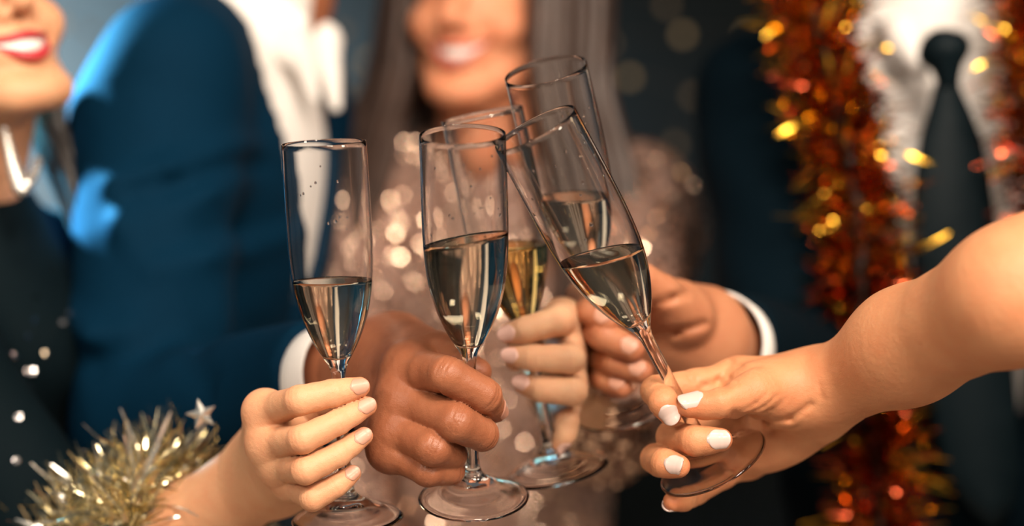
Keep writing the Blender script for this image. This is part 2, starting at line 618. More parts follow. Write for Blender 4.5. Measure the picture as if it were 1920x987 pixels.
FOOT = [(0.2010, 0.0046), (0.2045, 0.0058), (0.2075, 0.0085), (0.2100, 0.0125), (0.2130, 0.0185), (0.2160, 0.0250), (0.2187, 0.0305), (0.2199, 0.0325),
        (0.2204, 0.0328), (0.2209, 0.0325), (0.2206, 0.0300), (0.2190, 0.0250), (0.2170, 0.0190), (0.2145, 0.0130), (0.2130, 0.0070), (0.2125, 0.0)]


def spline(P, n):
    """smooth curve through profile points"""
    P = np.array(P, float)
    d = np.concatenate([[0], np.cumsum(np.linalg.norm(np.diff(P, axis=0), axis=1))])
    t = np.linspace(0, d[-1], n)
    # monotone-ish cubic Hermite with Catmull-Rom slopes
    m = np.zeros_like(P)
    m[1:-1] = (P[2:] - P[:-2]) / (d[2:] - d[:-2])[:, None]
    m[0] = (P[1] - P[0]) / (d[1] - d[0]); m[-1] = (P[-1] - P[-2]) / (d[-1] - d[-2])
    i = np.clip(np.searchsorted(d, t, side='right') - 1, 0, len(d) - 2)
    hh = (d[i + 1] - d[i]); u = ((t - d[i]) / hh)[:, None]; hh = hh[:, None]
    return (2 * u**3 - 3 * u**2 + 1) * P[i] + (u**3 - 2 * u**2 + u) * hh * m[i] + (-2 * u**3 + 3 * u**2) * P[i + 1] + (u**3 - u**2) * hh * m[i + 1]


def lathe(prof, nseg=72):
    """prof: list of (depth below rim, radius); first/last radius 0 gives a closed pole"""
    V, F, rings = [], [], []
    for z, r in prof:
        if r < 1e-6:
            rings.append([len(V)]); V.append((0, 0, -z))
        else:
            rings.append(list(range(len(V), len(V) + nseg)))
            for k in range(nseg):
                a = 2 * math.pi * k / nseg
                V.append((r * math.cos(a), r * math.sin(a), -z))
    for A, B in zip(rings[:-1], rings[1:]):
        for k in range(nseg):
            k2 = (k + 1) % nseg
            if len(A) == 1 and len(B) == 1:
                continue
            if len(A) == 1:
                F.append((A[0], B[k], B[k2]))
            elif len(B) == 1:
                F.append((A[k], B[0], A[k2]))
            else:
                F.append((A[k], B[k], B[k2], A[k2]))
    return V, F


def orient(me):
    bm = bmesh.new(); bm.from_mesh(me)
    bmesh.ops.recalc_face_normals(bm, faces=bm.faces)
    bm.to_mesh(me); bm.free()
    return me


def inner_r(z):
    zs = [p[0] for p in INNS]; rs = [p[1] for p in INNS]
    return float(np.interp(z, zs, rs))


OUTS, INNS, STEMS, FOOTS = spline(OUT, 44), spline(INN, 44), spline(STEM, 22), spline(FOOT, 60)
INNS[:, 1] = np.maximum(INNS[:, 1], 0); INNS[-1, 1] = 0.0; FOOTS[-1, 1] = 0.0
_i = np.argmin(INNS[:, 1])

# bowl: outside from the stem up to the rim, over the rounded lip, down the inside to its bottom
lip = [(-0.0002, 0.02390), (-0.0003, 0.02375), (-0.0002, 0.0236)]
bowl_prof = [tuple(p) for p in OUTS[::-1]] + lip + [tuple(p) for p in INNS]
V_, F_ = lathe(bowl_prof); BOWL_ME = orient(mesh('bowl', V_, F_))
V_, F_ = lathe([tuple(p) for p in STEMS]); STEM_ME = mesh('stem', V_, F_)
V_, F_ = lathe([tuple(p) for p in FOOTS]); FOOT_ME = mesh('foot', V_, F_)


def outward(me, test):
    """flip the mesh if its first polygons face the axis instead of outward"""
    s = 0.0
    for p in me.polygons:
        s += test(p)
    if s < 0:
        me.flip_normals()
    return me


outward(STEM_ME, lambda p: p.normal.x * p.center.x + p.normal.y * p.center.y)
outward(FOOT_ME, lambda p: p.area * (p.normal.dot(p.center - Vector((0, 0, -0.2165))) ))
outward(BOWL_ME, lambda p: (p.normal.x * p.center.x + p.normal.y * p.center.y) if (p.center.xy.length > inner_r(-p.center.z) + 0.0004) else 0.0)
for me_ in (BOWL_ME, STEM_ME, FOOT_ME):
    me_.materials.append(M['glass'])


def liquid_mesh(Minv, surf_pts):
    """champagne inside the bowl up to the plane through three room points"""
    q = [Minv @ Vector(p) for p in surf_pts]
    nrm = (q[1] - q[0]).cross(q[2] - q[0]).normalized()
    if nrm.z < 0:
        nrm = -nrm
    c = q[0]
    def plane_z(x, y):
        return c.z - (nrm.x * (x - c.x) + nrm.y * (y - c.y)) / nrm.z
    nseg, K = 72, 34
    zb = -0.1239
    V, F = [(0, 0, zb - 0.0001)], []
    tops = []
    for k in range(nseg):
        a = 2 * math.pi * k / nseg
        z = plane_z(0, 0)
        for _ in range(12):
            r = inner_r(-z)
            z = plane_z(r * math.cos(a), r * math.sin(a))
        tops.append(z)
    ring = []
    for j in range(1, K + 1):
        row = []
        f = (j / K) ** 1.4
        for k in range(nseg):
            a = 2 * math.pi * k / nseg
            z = zb + (tops[k] + 0.0007 - zb) * f
            r = inner_r(-z) + 0.00012
            row.append(len(V)); V.append((r * math.cos(a), r * math.sin(a), z))
        ring.append(row)
    # meniscus, then the flat surface
    for fr, up in ((0.985, 0.00035), (0.96, 0.0001), (0.92, 0.0), (0.6, 0.0), (0.3, 0.0)):
        row = []
        for k in range(nseg):
            a = 2 * math.pi * k / nseg
            r = inner_r(-tops[k]) * fr
            x, y = r * math.cos(a), r * math.sin(a)
            row.append(len(V)); V.append((x, y, plane_z(x, y) + up))
        ring.append(row)
    for k in range(nseg):
        F.append((0, ring[0][(k + 1) % nseg], ring[0][k]))
    for A, B in zip(ring[:-1], ring[1:]):
        for k in range(nseg):
            k2 = (k + 1) % nseg
            F.append((A[k], A[k2], B[k2], B[k]))
    V.append((0, 0, plane_z(0, 0)))
    for k in range(nseg):
        F.append((ring[-1][k], ring[-1][(k + 1) % nseg], len(V) - 1))
    me = mesh('champagne', V, F)
    return me


def drop_mesh(r):
    bm = bmesh.new()
    bmesh.ops.create_icosphere(bm, subdivisions=2, radius=r)
    for v in bm.verts:
        v.co.z *= 1.25; v.co.x *= 0.45
        v.co.y *= 1 + 0.25 * math.sin(9 * v.co.z / r)
    me = bpy.data.meshes.new('droplet'); bm.to_mesh(me); bm.free()
    me.polygons.foreach_set('use_smooth', np.ones(len(me.polygons), dtype=bool))
    me.materials.append(M['drop'])
    return me


DROPS = [drop_mesh(0.0010), drop_mesh(0.0007), drop_mesh(0.0005)]
FL = {}


def flute(key, rim, foot, Yp, theta, label, liquid, lvl_l, lvl_r, dip, drops=()):
    """rim, foot: pixels of the rim's and foot's centres; Yp: depth of the stem; theta: lean of the top towards the camera (deg)"""
    sn = math.sin(math.radians(theta))
    Lg = 0.221
    pr = W(*rim, Yp - 0.75 * Lg * sn); pf = W(*foot, Yp + 0.25 * Lg * sn)
    up = unit(pr - pf); Lt = np.linalg.norm(pr - pf)
    sc = Lt / H_REF
    z = Vector(up)
    x = Vector((1, 0, 0)); x = (x - z * x.dot(z)).normalized(); y = z.cross(x)
    Mt = Matrix.Translation(Vector(pr)) @ Matrix(((x.x, y.x, z.x), (x.y, y.y, z.y), (x.z, y.z, z.z))).to_4x4() @ Matrix.Scale(sc, 4)
    base = Mt @ Vector((0, 0, -0.2214))
    root = thing('champagne_flute', label, 'glass', base, group='champagne flutes raised in the toast')
    inv = Matrix.Translation(base).inverted()
    for nm, me in (('bowl', BOWL_ME), ('stem', STEM_ME), ('foot', FOOT_ME)):
        o = link(nm, me, None, root); o.matrix_parent_inverse = inv; o.matrix_world = Mt
        o.matrix_basis = Mt
    # liquid level: left and right pixel on the axis depth, dip = how far the near edge lies lower (slope towards the camera)
    Yl = Yp - 0.35 * Lg * sn
    a = W(*lvl_l, Yl); b = W(*lvl_r, Yl); m = (a + b) / 2
    c = m + np.array([0, -0.02, -0.02 * math.tan(math.radians(dip))])
    me = liquid_mesh(Mt.inverted(), (a, b, c)); me.materials.append(M[liquid])
    o = link('champagne', me, None, root); o.matrix_parent_inverse = inv; o.matrix_basis = Mt
    for (dz, ang, kind) in drops:
        r = inner_r(dz) - 0.0002
        A = math.radians(ang)
        o = link('droplet', DROPS[kind], None, root); o.matrix_parent_inverse = inv
        o.matrix_basis = Mt @ Matrix.Translation((r * math.cos(A), r * math.sin(A), -dz)) @ Matrix.Rotation(A, 4, 'Z')
    FL[key] = dict(M=Mt, up=up, rim=pr, foot=pf, L=Lt, root=root)
    def at(t):
        return pr + (pf - pr) * t
    FL[key]['at'] = at


def rnd_drops(n, z0, z1, seed, front=True):
    r = random.Random(seed)
    return [(r.uniform(z0, z1), r.uniform(200, 340) if front and r.random() < 0.75 else r.uniform(20, 160), r.choice((0, 1, 1, 2, 2))) for _ in range(n)]


flute('one', (607, 268), (652, 976), 0.0, 9, 'upright half-full champagne flute farthest left, its stem held in the fair hand', 'champagne',
      (546, 529), (692, 526), 5, [(0.042, 285, 0), (0.043, 276, 1), (0.040, 290, 1), (0.0405, 302, 1), (0.020, 262, 1), (0.026, 243, 1), (0.027, 238, 2), (0.020, 292, 1), (0.022, 255, 2), (0.047, 300, 2), (0.011, 270, 2)])
flute('two', (867, 252), (888, 936), -0.002, 18, 'upright champagne flute in the middle, its stem held by the brown hand', 'champagne',
      (797, 461), (950, 434), 7, rnd_drops(14, 0.022, 0.058, 3))
flute('three', (903, 214), (1042, 888), 0.088, 9, 'champagne flute with deepest golden wine, gripped by slim pale fingers behind the brown hand', 'champagne_gold',
      (935, 462), (1022, 458), 8, rnd_drops(8, 0.02, 0.06, 4))
flute('four', (1003, 240), (1338, 870), 0.0, 17, 'most strongly tilted champagne flute, pinched by thumb and finger with white nails', 'champagne',
      (1058, 494), (1198, 463), 10, rnd_drops(22, 0.015, 0.066, 5))
flute('five', (1023, 132), (1166, 762), 0.10, 24, 'champagne flute with the highest rim, behind the strongly tilted one', 'champagne',
      (1020, 372), (1160, 362), 10, rnd_drops(10, 0.02, 0.05, 6))

# ------------------------------------------------------------------ hands: joints read off the picture
def conv(ox, oy, sc):
    return lambda x, y, Y: W(ox + x / sc, oy + y / sc, Y)


HANDS = {}

# fair hand on the left: back of the hand turned away, four fingers crossing in front of the stem
c = conv(440, 687, 3.29)
mm = lambda *v: [q * 0.001 for q in v]
bk = (0.15, -1, 0.25)
nl = (1.0, 0.0118, 0.78, 58)
f1 = [Finger([c(185, 280, .010), c(400, 212, -.024), c(600, 168, -.019), c(772, 130, -.0135)], mm(9.6, 8.6, 7.9, 6.0), bk, nail=nl),
      Finger([c(210, 480, .008), c(420, 452, -.028), c(640, 345, -.020), c(818, 247, -.0125)], mm(9.6, 8.2, 7.3, 5.7), bk, nail=nl),
      Finger([c(275, 610, .012), c(435, 645, -.026), c(640, 545, -.019), c(797, 432, -.012)], mm(9.0, 8.0, 7.0, 5.4), bk, nail=nl),
      Finger([c(365, 725, .016), c(480, 815, -.018), c(625, 740, -.016), c(728, 662, -.011)], mm(8.4, 7.4, 6.3, 5.0), bk, nail=(1.0, 0.0098, 0.75, 58)),
      Finger([c(330, 440, .060), c(430, 290, .040), c(560, 240, .024), c(680, 240, .0155)], mm(12, 9.5, 8.8, 6.8), (0.1, 1, 0.2), base_k=0.014)]
wr = c(262, 640, .082)
p1 = [Cone(wr + np.array([-.004, 0, .008]), f1[0].p[0], .0195, .0125, .01),
      Cone(wr + np.array([0, 0, .002]), f1[1].p[0], .0190, .0125, .012),
      Cone(wr + np.array([.002, 0, -.004]), f1[2].p[0], .0180, .0115, .012),
      Cone(wr + np.array([.004, 0, -.009]), f1[3].p[0], .0165, .0105, .012),
      Cone(f1[0].p[0], f1[1].p[0], .0095, .0095, .008), Cone(f1[1].p[0], f1[2].p[0], .0095, .009, .008), Cone(f1[2].p[0], f1[3].p[0], .009, .0085, .008),
      Cone(wr + np.array([0.01, -.01, 0.012]), f1[4].p[1], .016, .012, .014),
      Cone(c(330, 470, .03), c(400, 620, .035), .016, .015, .012)]
e1 = W(352, 1000, .135); e1b = W(175, 1120, .20)
p1 += [Cone(wr + np.array([-.002, .0, .004]), e1, .0255, .0300, .02), Cone(e1, e1b, .0300, .0380, .02)]
HANDS['fair'] = (p1, f1, [])

# brown hand: back of the hand towards us
c = conv(640, 610, 3.084)
nb = (1.0, 0.0120, 0.55, 55)
f2 = [Finger([c(395, 245, .020), c(615, 290, -.021), c(830, 408, -.013), c(893, 492, .007)], mm(12.5, 11.0, 10.2, 7.6), (0.9, -0.75, 0.2), nail=nb, crease=2.4),
      Finger([c(365, 425, .012), c(665, 565, -.024), c(815, 632, -.0085), c(835, 655, .012)], mm(12.5, 11.0, 9.8, 7.6), (0.6, -1, 0.1), nail=nb, crease=2.4),
      Finger([c(320, 595, .010), c(530, 712, -.021), c(640, 752, .0), c(640, 765, .018)], mm(11.5, 10.4, 9.0, 7.0), (0.5, -1, 0), nail=nb, crease=2.4),
      Finger([c(285, 720, .010), c(500, 845, -.012), c(635, 850, .003), c(668, 845, .016)], mm(10.5, 9.0, 7.8, 6.4), (0.4, -1, -0.2), nail=nb, crease=2.0),
      Finger([c(430, 200, .060), c(560, 165, .035), c(690, 235, .020), c(790, 270, .0175)], mm(15, 11.5, 10.5, 8.4), (0.0, 1, 0.4), base_k=0.014)]
wr = c(235, 265, .095)
p2 = [Cone(wr + np.array([.008, 0, .012]), f2[0].p[0], .0230, .0150, .012),
      Cone(wr + np.array([.002, -.002, .002]), f2[1].p[0], .0240, .0150, .014),
      Cone(wr + np.array([-.002, 0, -.008]), f2[2].p[0], .0220, .0140, .014),
      Cone(wr + np.array([-.004, 0, -.016]), f2[3].p[0], .0200, .0130, .014),
      Cone(f2[0].p[0], f2[1].p[0], .0115, .0115, .01), Cone(f2[1].p[0], f2[2].p[0], .0115, .011, .01), Cone(f2[2].p[0], f2[3].p[0], .011, .0105, .01),
      Cone(wr + np.array([.012, -.01, .014]), f2[4].p[1], .019, .0135, .014),
      Cone(c(430, 420, .04), c(420, 640, .04), .019, .018, .014)]
elB = np.array((-.275, .310, -.125))
sl2 = wr + (elB - wr) * .35
p2 += [Cone(wr, sl2, .029, .032, .02)]
HANDS['brown'] = (p2, f2, [])
WR2, SL2 = wr, sl2

# slim pale hand of the woman in the middle: fingers wrap towards us and point left
c = conv(900, 550, 2.597)
bk = (-0.15, -1, 0.12)
np_ = (1.0, 0.0125, 0.95, 60)
f3 = [Finger([c(400, 120, .112), c(385, 134, .073), c(225, 178, .0715), c(135, 198, .074)], mm(9.5, 9.2, 8.4, 6.2), bk, nail=np_),
      Finger([c(420, 290, .110), c(438, 322, .070), c(260, 316, .069), c(152, 305, .0735)], mm(9.5, 9.2, 8.2, 6.1), bk, nail=np_),
      Finger([c(425, 450, .110), c(452, 478, .072), c(300, 468, .072), c(207, 442, .0765)], mm(9.2, 9.0, 8.2, 6.2), (-0.1, -1, 0.3), nail=np_),
      Finger([c(395, 570, .114), c(425, 625, .086), c(420, 690, .084), c(388, 738, .086)], mm(8.6, 7.8, 6.6, 5.2), (0.7, -0.7, -0.4), nail=(1.0, 0.010, 0.8, 58)),
      Finger([c(330, 330, .150), c(240, 240, .125), c(200, 250, .110), c(170, 330, .104)], mm(12, 9.5, 8.8, 6.8), (-0.6, 0.5, 0.2), base_k=0.014)]
wr = c(420, 380, .190)
p3 = [Cone(wr + np.array([0, 0, .010]), f3[0].p[0], .0190, .0125, .01), Cone(wr + np.array([0, 0, .003]), f3[1].p[0], .0190, .0125, .012),
      Cone(wr + np.array([0, 0, -.003]), f3[2].p[0], .0180, .0120, .012), Cone(wr + np.array([0, 0, -.010]), f3[3].p[0], .0165, .0110, .012),
      Cone(f3[0].p[0], f3[1].p[0], .0095, .0095, .008), Cone(f3[1].p[0], f3[2].p[0], .0095, .009, .008), Cone(f3[2].p[0], f3[3].p[0], .009, .0085, .008),
      Cone(wr + np.array([-.008, -.01, .008]), f3[4].p[1], .015, .011, .012)]
EL3 = W(1120, 800, .55)
p3 += [Cone(wr, EL3, .0245, .034, .02)]
HANDS['pale'] = (p3, f3, [])

# the tanned man's hand at the back: palm towards us, fingers curl round the stem and come back to the right
c = conv(1060, 490, 3.084)
nt4 = (1.0, 0.0120, 0.6, 55)
bk = (0.05, -1, 0.35)
f4 = [Finger([c(300, 180, .150), c(95, 205, .140), c(150, 285, .102), c(240, 350, .092)], mm(12, 10.4, 9.6, 7.8), bk, nail=nt4),
      Finger([c(330, 300, .152), c(105, 350, .138), c(225, 435, .094), c(388, 512, .085)], mm(12, 10.4, 9.8, 8.0), bk, nail=nt4),
      Finger([c(370, 440, .152), c(150, 515, .136), c(290, 585, .098), c(440, 640, .088)], mm(11.5, 9.8, 9.2, 7.6), bk, nail=nt4),
      Finger([c(420, 560, .152), c(180, 640, .136), c(245, 690, .106), c(328, 735, .096)], mm(10.5, 8.8, 8.2, 6.8), bk, nail=nt4),
      Finger([c(700, 330, .125), c(560, 190, .102), c(430, 100, .092), c(330, 80, .090)], mm(17, 12.5, 11, 8.6), (0.2, -0.6, 0.8), base_k=0.016, nail=nt4)]
wr = c(790, 455, .165)
p4 = [Cone(wr + np.array([0, 0, .012]), f4[0].p[0], .0230, .0150, .012), Cone(wr + np.array([0, 0, .004]), f4[1].p[0], .0240, .0150, .014),
      Cone(wr + np.array([0, 0, -.004]), f4[2].p[0], .0230, .0140, .014), Cone(wr + np.array([-.004, 0, -.012]), f4[3].p[0], .0210, .0130, .014),
      Ell(c(625, 300, .135), (.0260, .020, .0230), k=.014), Ell(c(640, 470, .145), (.027, .018, .016), k=.012)]
elD = np.array((.250, .450, -.105))
SL4 = wr + (elD - wr) * .35
p4 += [Cone(wr, SL4, .0285, .032, .02)]
HANDS['tan'] = (p4, f4, [([c(500, 250, .112), c(600, 215, .112), c(690, 185, .116)], .0022, .0035), ([c(500, 435, .118), c(640, 410, .116), c(790, 360, .124)], .003, .0032)])
WR4 = wr

# the bare arm from the right: thumb and forefinger pinch the stem, white nails
c = conv(1190, 640, 2.9025)
nw = (1.0, 0.0138, 0.95, 62)
f5 = [Finger([c(560, 205, .036), c(118, 272, .014), c(158, 335, -.0085), c(195, 400, -.0095)], mm(10.5, 9.2, 8.6, 6.6), (-0.1, -1, -0.15), nail=(1.0, 0.0125, 0.95, 62)),
      Finger([c(590, 400, .064), c(205, 520, .022), c(330, 543, -.011), c(468, 538, -.0145)], mm(10.5, 9.6, 8.8, 6.9), (0.15, -1, 0.2), nail=nw),
      Finger([c(600, 540, .074), c(112, 640, .024), c(165, 665, -.006), c(243, 683, -.0135)], mm(10, 8.8, 8.2, 6.6), (0.1, -1, 0.15), nail=(1.0, 0.0120, 0.9, 62)),
      Finger([c(620, 640, .078), c(330, 820, .044), c(260, 860, .020), c(208, 875, .010)], mm(9, 8.0, 7.4, 6.0), (-0.7, -0.6, -0.3), nail=(1.0, 0.0105, 0.85, 60)),
      Finger([c(860, 255, .022), c(650, 280, .000), c(465, 330, -.012), c(302, 352, -.0125)], mm(18, 13.6, 10.0, 7.6), (-0.35, -0.62, 0.8), base_k=0.018, nail=(1.0, 0.0150, 0.95, 62))]
wr = c(965, 300, .034)
p5 = [Cone(wr + np.array([0, 0.002, .010]), f5[0].p[0], .0165, .0130, .012), Cone(wr + np.array([0, 0.004, .002]), f5[1].p[0], .0175, .0135, .014),
      Cone(wr + np.array([0, 0.004, -.005]), f5[2].p[0], .0165, .0130, .014), Cone(wr + np.array([0, 0.004, -.010]), f5[3].p[0], .0150, .0125, .014),
      Ell(c(800, 290, .016), (.0340, .0190, .0205), np.array(Matrix.Rotation(math.radians(10), 3, 'Y')), k=.010),
      Ell(c(800, 520, .056), (.036, .017, .017), np.array(Matrix.Rotation(math.radians(-24), 3, 'Y')), k=.014)]
EL5 = W(1905, 552, -.11)
p5 += [Cone(wr + np.array([.004, 0, 0]), W(1700, 650, -.028), .0220, .0300, .02), Cone(W(1700, 650, -.028), EL5, .0300, .0335, .02), Cone(EL5, np.array((.36, -.122, .040)), .0335, .0350, .02)]
cr5 = [([c(520, 385, .0), c(620, 415, .0), c(720, 448, .0), c(850, 425, .0), c(950, 345, .0)], .0016, .0024),
       ([c(560, 130, .0), c(480, 230, .0), c(380, 265, .0)], .0016, .0026),
       ([c(470, 255, .0), c(540, 215, .0), c(600, 150, .0)], .0008, .0018),
       ([c(560, 370, .0), c(640, 330, .0), c(700, 280, .0)], .0005, .0013),
       ([c(600, 390, .0), c(690, 350, .0), c(760, 290, .0)], .0005, .0013),
       ([c(640, 410, .0), c(740, 370, .0), c(820, 310, .0)], .0004, .0013),
       ([c(990, 230, .0), c(1010, 300, .0), c(1000, 380, .0)], .0004, .0016),
       ([c(360, 185, .0), c(350, 220, .0), c(400, 250, .0)], .0006, .0015),
       ([c(300, 190, .0), c(330, 235, .0)], .0006, .0015),
       ([c(700, 560, .0), c(800, 520, .0), c(900, 470, .0)], .0005, .0018)]
HANDS['peach'] = (p5, f5, cr5)


def lathe_axis(a, b, prof, nseg=40):
    """solid of revolution about the line a-b; prof: (share along, radius), closed loop"""
    a = np.asarray(a, float); b = np.asarray(b, float)
    ax = unit(b - a); L = np.linalg.norm(b - a)
    u = perp((0.3, 0.2, 1.0), ax); v = np.cross(ax, u)
    n = len(prof)
    V, F = [], []
    for s, r in prof:
        for k in range(nseg):
            t = 2 * math.pi * k / nseg
            V.append(a + ax * L * s + u * r * math.cos(t) + v * r * math.sin(t))
    for i in range(n):
        for k in range(nseg):
            i2, k2 = (i + 1) % n, (k + 1) % nseg
            F.append((i * nseg + k, i * nseg + k2, i2 * nseg + k2, i2 * nseg + k))
    return np.array(V), np.array(F)


def tube_VF(pts, rad, ns=7):
    pts = np.asarray(pts, float)
    n = len(pts)
    T = np.gradient(pts, axis=0)
    V, F = [], []
    u = None
    for i in range(n):
        t = unit(T[i])
        u = perp(u if u is not None else (0.31, 0.87, 0.4), t)
        w = np.cross(t, u)
        r = rad[i] if hasattr(rad, '__len__') else rad
        for k in range(ns):
            a = 2 * math.pi * k / ns
            V.append(pts[i] + r * (u * math.cos(a) + w * math.sin(a)))
    for i in range(n - 1):
        for k in range(ns):
            k2 = (k + 1) % ns
            F.append((i * ns + k, i * ns + k2, (i + 1) * ns + k2, (i + 1) * ns + k))
    # close the ends with a tiny point
    for e, i in ((0, 0), (1, n - 1)):
        V.append(pts[i])
        for k in range(ns):
            k2 = (k + 1) % ns
            q = (i * ns + k, i * ns + k2, len(V) - 1, len(V) - 1)
            F.append(q if e else q)
    F = [f for f in F]
    return np.array(V), np.array(F)


def tube_obj(name, pts, rad, mat, parent, ns=8):
    V, F = tube_VF(pts, rad, ns)
    F = [tuple(dict.fromkeys(f)) for f in F.tolist()]
    return link(name, mesh(name, V, F), mat, parent)


class Fr:
    """a body's own axes: x to its left, y backward, z up"""
    def __init__(s, o, fwd, up=(0, 0, 1)):
        s.o = np.asarray(o, float)
        ez = unit(up); ey = -perp(fwd, ez); ex = np.cross(ey, ez)
        s.R = np.stack([ex, ey, ez], 1)

    def __call__(s, x, y, z):
        return s.o + s.R @ np.array([x, y, z], float)

    def inv(s, p):
        return s.R.T @ (np.asarray(p, float) - s.o)

    def pts(s, V):
        return s.o + np.asarray(V) @ s.R.T

    def loc(s, X, Y, Z):
        x, y, z = X - s.o[0], Y - s.o[1], Z - s.o[2]
        return [x * s.R[0, i] + y * s.R[1, i] + z * s.R[2, i] for i in range(3)]

    def ell(s, c, r, k=0.03):
        return Ell(s(*c), r, s.R, k)


def build(prims, h, smooth=1, cuts=(), creases=(), wave=None):
    lo = np.min([p.box(0.03)[0] for p in prims], 0)
    hi = np.max([p.box(0.03)[1] for p in prims], 0)
    g = Grid(lo, hi, h)
    for p in prims:
        g.add(p)
    for pts, amp, w in creases:
        g.crease_front(pts, amp, w, .16, .03)
    bl = g.block(lo, hi)
    sl, X, Y, Z = bl
    if wave is not None:
        g.D[sl] += wave(X, Y, Z).astype(np.float32)
    for cfun in cuts:
        g.D[sl] = np.maximum(g.D[sl], cfun(X, Y, Z).astype(np.float32))
    return g.surface(smooth)


def plane_cut(p, n):
    p = np.asarray(p, float); n = unit(n)
    return lambda X, Y, Z: (X - p[0]) * n[0] + (Y - p[1]) * n[1] + (Z - p[2]) * n[2]


def v_cut(fr, wtop, zbot, power=1.6, flare=0.35):
    """opening of a jacket: keeps what lies outside a V on the chest"""
    def f(X, Y, Z):
        x, y, z = fr.loc(X, Y, Z)
        w = wtop * (1 - np.clip(-z / zbot, 0, 1) ** power) + np.clip(z, 0, 1) * flare
        w = np.where(z < -zbot, -0.02, w)
        return np.minimum(w - np.abs(x), 0.055 - y)
    return f


# ---- heads, in their own axes: mouth at the origin, face towards -y
def mouth_pt(u, dz=0.0, dy=0.0):
    return np.array([0.031 * u, 0.0010 + 0.019 * u * u + dy, 0.010 * u * u + dz])


def head_VF(h=0.0026, smile=True, male=False, neck=True):
    j = 1.10 if male else 1.0
    P = [Ell((0, .097, .112), (.074, .094, .090)), Ell((0, .066, .035), (.0595 * j, .062, .084), k=.02)]
    for s in (-1, 1):
        P += [Cone((s * .052 * j, .082, .0), (s * .020, .022, -.036), .020, .0165, .014), Ell((s * .039, .030, .027), (.022, .020, .021), k=.014),
              Ell((s * .0125, .002, .0245), (.0075, .009, .0065), k=.004), Ell((s * .076, .098, .058), (.008, .021, .031), k=.006)]
    P += [Ell((0, .014, -.041), (.020, .0165, .0145), k=.014), Ell((0, .020, .001), (.031, .020, .022), k=.012),
          Cone((0, .014, .074), (0, -.013, .0305), .0085, .0105, .008), Cone((-.032, .022, .088), (.032, .022, .088), .012, .012, .014),
          Cone((0, .092, -.015), (0, .105, -.085), .050 if not male else .060, .050 if not male else .062, .02)]
    if not neck:
        P.pop()
    lo = np.array([-.11, -.05, -.19]); hi = np.array([.11, .21, .22])
    g = Grid(lo, hi, h)
    for p in P:
        g.add(p)
    for s in (-1, 1):
        g.carve(Ell((s * .031, .008, .071), (.016, .011, .0095)), .006)
        g.carve(Ell((s * .007, -.004, .019), (.0035, .004, .004)), .002)
    if smile:
        for u in np.linspace(-.95, .95, 15):
            g.carve(Ell(mouth_pt(u, -.0045 * (1 - u * u)), (.005, .014, .0085 * (1 - u * u) + .0006)), .0015)
        for s in (-1, 1):
            g.crease([np.array((s * .020, .002, .030)), np.array((s * .033, .012, .012)), np.array((s * .036, .022, -.004))], .0022, .0045)
    return g.surface(1)


def add_face(fr, parent, lip, big_teeth=True):
    us = np.linspace(-1, 1, 25)
    tube_obj('upper_lip', [fr(*mouth_pt(u, .0048 * (1 - u * u) + .0006 * math.cos(6 * u), -.0016)) for u in us], [.0032 * (1 - .7 * abs(u) ** 2.2) for u in us], lip, parent)
    tube_obj('lower_lip', [fr(*mouth_pt(u, -.0145 * (1 - u * u), -.0014)) for u in us], [.0042 * (1 - .8 * u * u) for u in us], lip, parent)
    V, F = [], []
    n = 61
    for r, (dz0, dy) in enumerate(((.0050, .0040), (.0010, .0014), (-.0060, .0010), (-.0100, .0030), (-.0105, .0065), (.0050, .0070))):
        for i in range(n):
            u = -.88 + 1.76 * i / (n - 1)
            bump = .0007 * abs(math.sin(u * math.pi * 4.2))
            p = mouth_pt(u, dz0 * (1 - .9 * u * u) + .0008 * abs(math.sin(u * math.pi * 4.2)) * (r == 3), dy - bump)
            V.append(fr(*p))
    for r in range(6):
        for i in range(n - 1):
            r2 = (r + 1) % 6
            F.append((r * n + i, r * n + i + 1, r2 * n + i + 1, r2 * n + i))
    link('teeth', mesh('teeth', np.array(V), np.array(F)), M['teeth'], parent)
    for s in (-1, 1):
        bm = bmesh.new(); bmesh.ops.create_uvsphere(bm, u_segments=20, v_segments=12, radius=.0115)
        me = bpy.data.meshes.new('eye'); bm.to_mesh(me); bm.free()
        me.polygons.foreach_set('use_smooth', np.ones(len(me.polygons), dtype=bool))
        e = link('eye', me, M['eye_white'], parent)
        e.matrix_basis = Matrix.Translation(Vector(fr(s * .031, .0165, .071)))
        me2 = bpy.data.meshes.new('iris'); bm = bmesh.new(); bmesh.ops.create_uvsphere(bm, u_segments=16, v_segments=8, radius=.0055)
        bm.to_mesh(me2); bm.free()
        ir = link('iris', me2, M['iris'], e)
        ir.matrix_basis = Matrix.Translation(Vector(fr(s * .031, .0085, .071)) - Vector(fr(s * .031, .0165, .071)))


def hair_locks(fr, paths, mat, parent, name='hair'):
    parts = []
    for pts, r in paths:
        P = spline(np.array(pts), 16)
        w = np.linspace(0, 1, 16)
        rad = r * (0.55 + 0.75 * np.sin(np.pi * np.clip(w * 0.9 + 0.1, 0, 1)) ** 0.7) * np.where(w > .85, (1.05 - w) / .2, 1)
        V, F = tube_VF(fr.pts(P), rad, 6)
        parts.append((V, F))
    V, F = join_VF(parts)
    F = [tuple(dict.fromkeys(f)) for f in F.tolist()]
    return link(name, mesh(name, V, F), mat, parent)


def nails_for(ff, mat, parent):
    for f in ff:
        if f.nail:
            link('nail', mesh('nail', *nail_mesh(f, f.nail)), mat, parent)


def body_obj(pieces, tints, mat, parent):
    V, F = join_VF(pieces)
    me = mesh('body', V, F)
    t = np.zeros(len(V)); o = 0
    for (pv, pf), tt in zip(pieces, tints):
        if tt is not None:
            t[o:o + len(pv)] = tt
        o += len(pv)
    set_tint(me, t)
    return link('body', me, mat, parent)


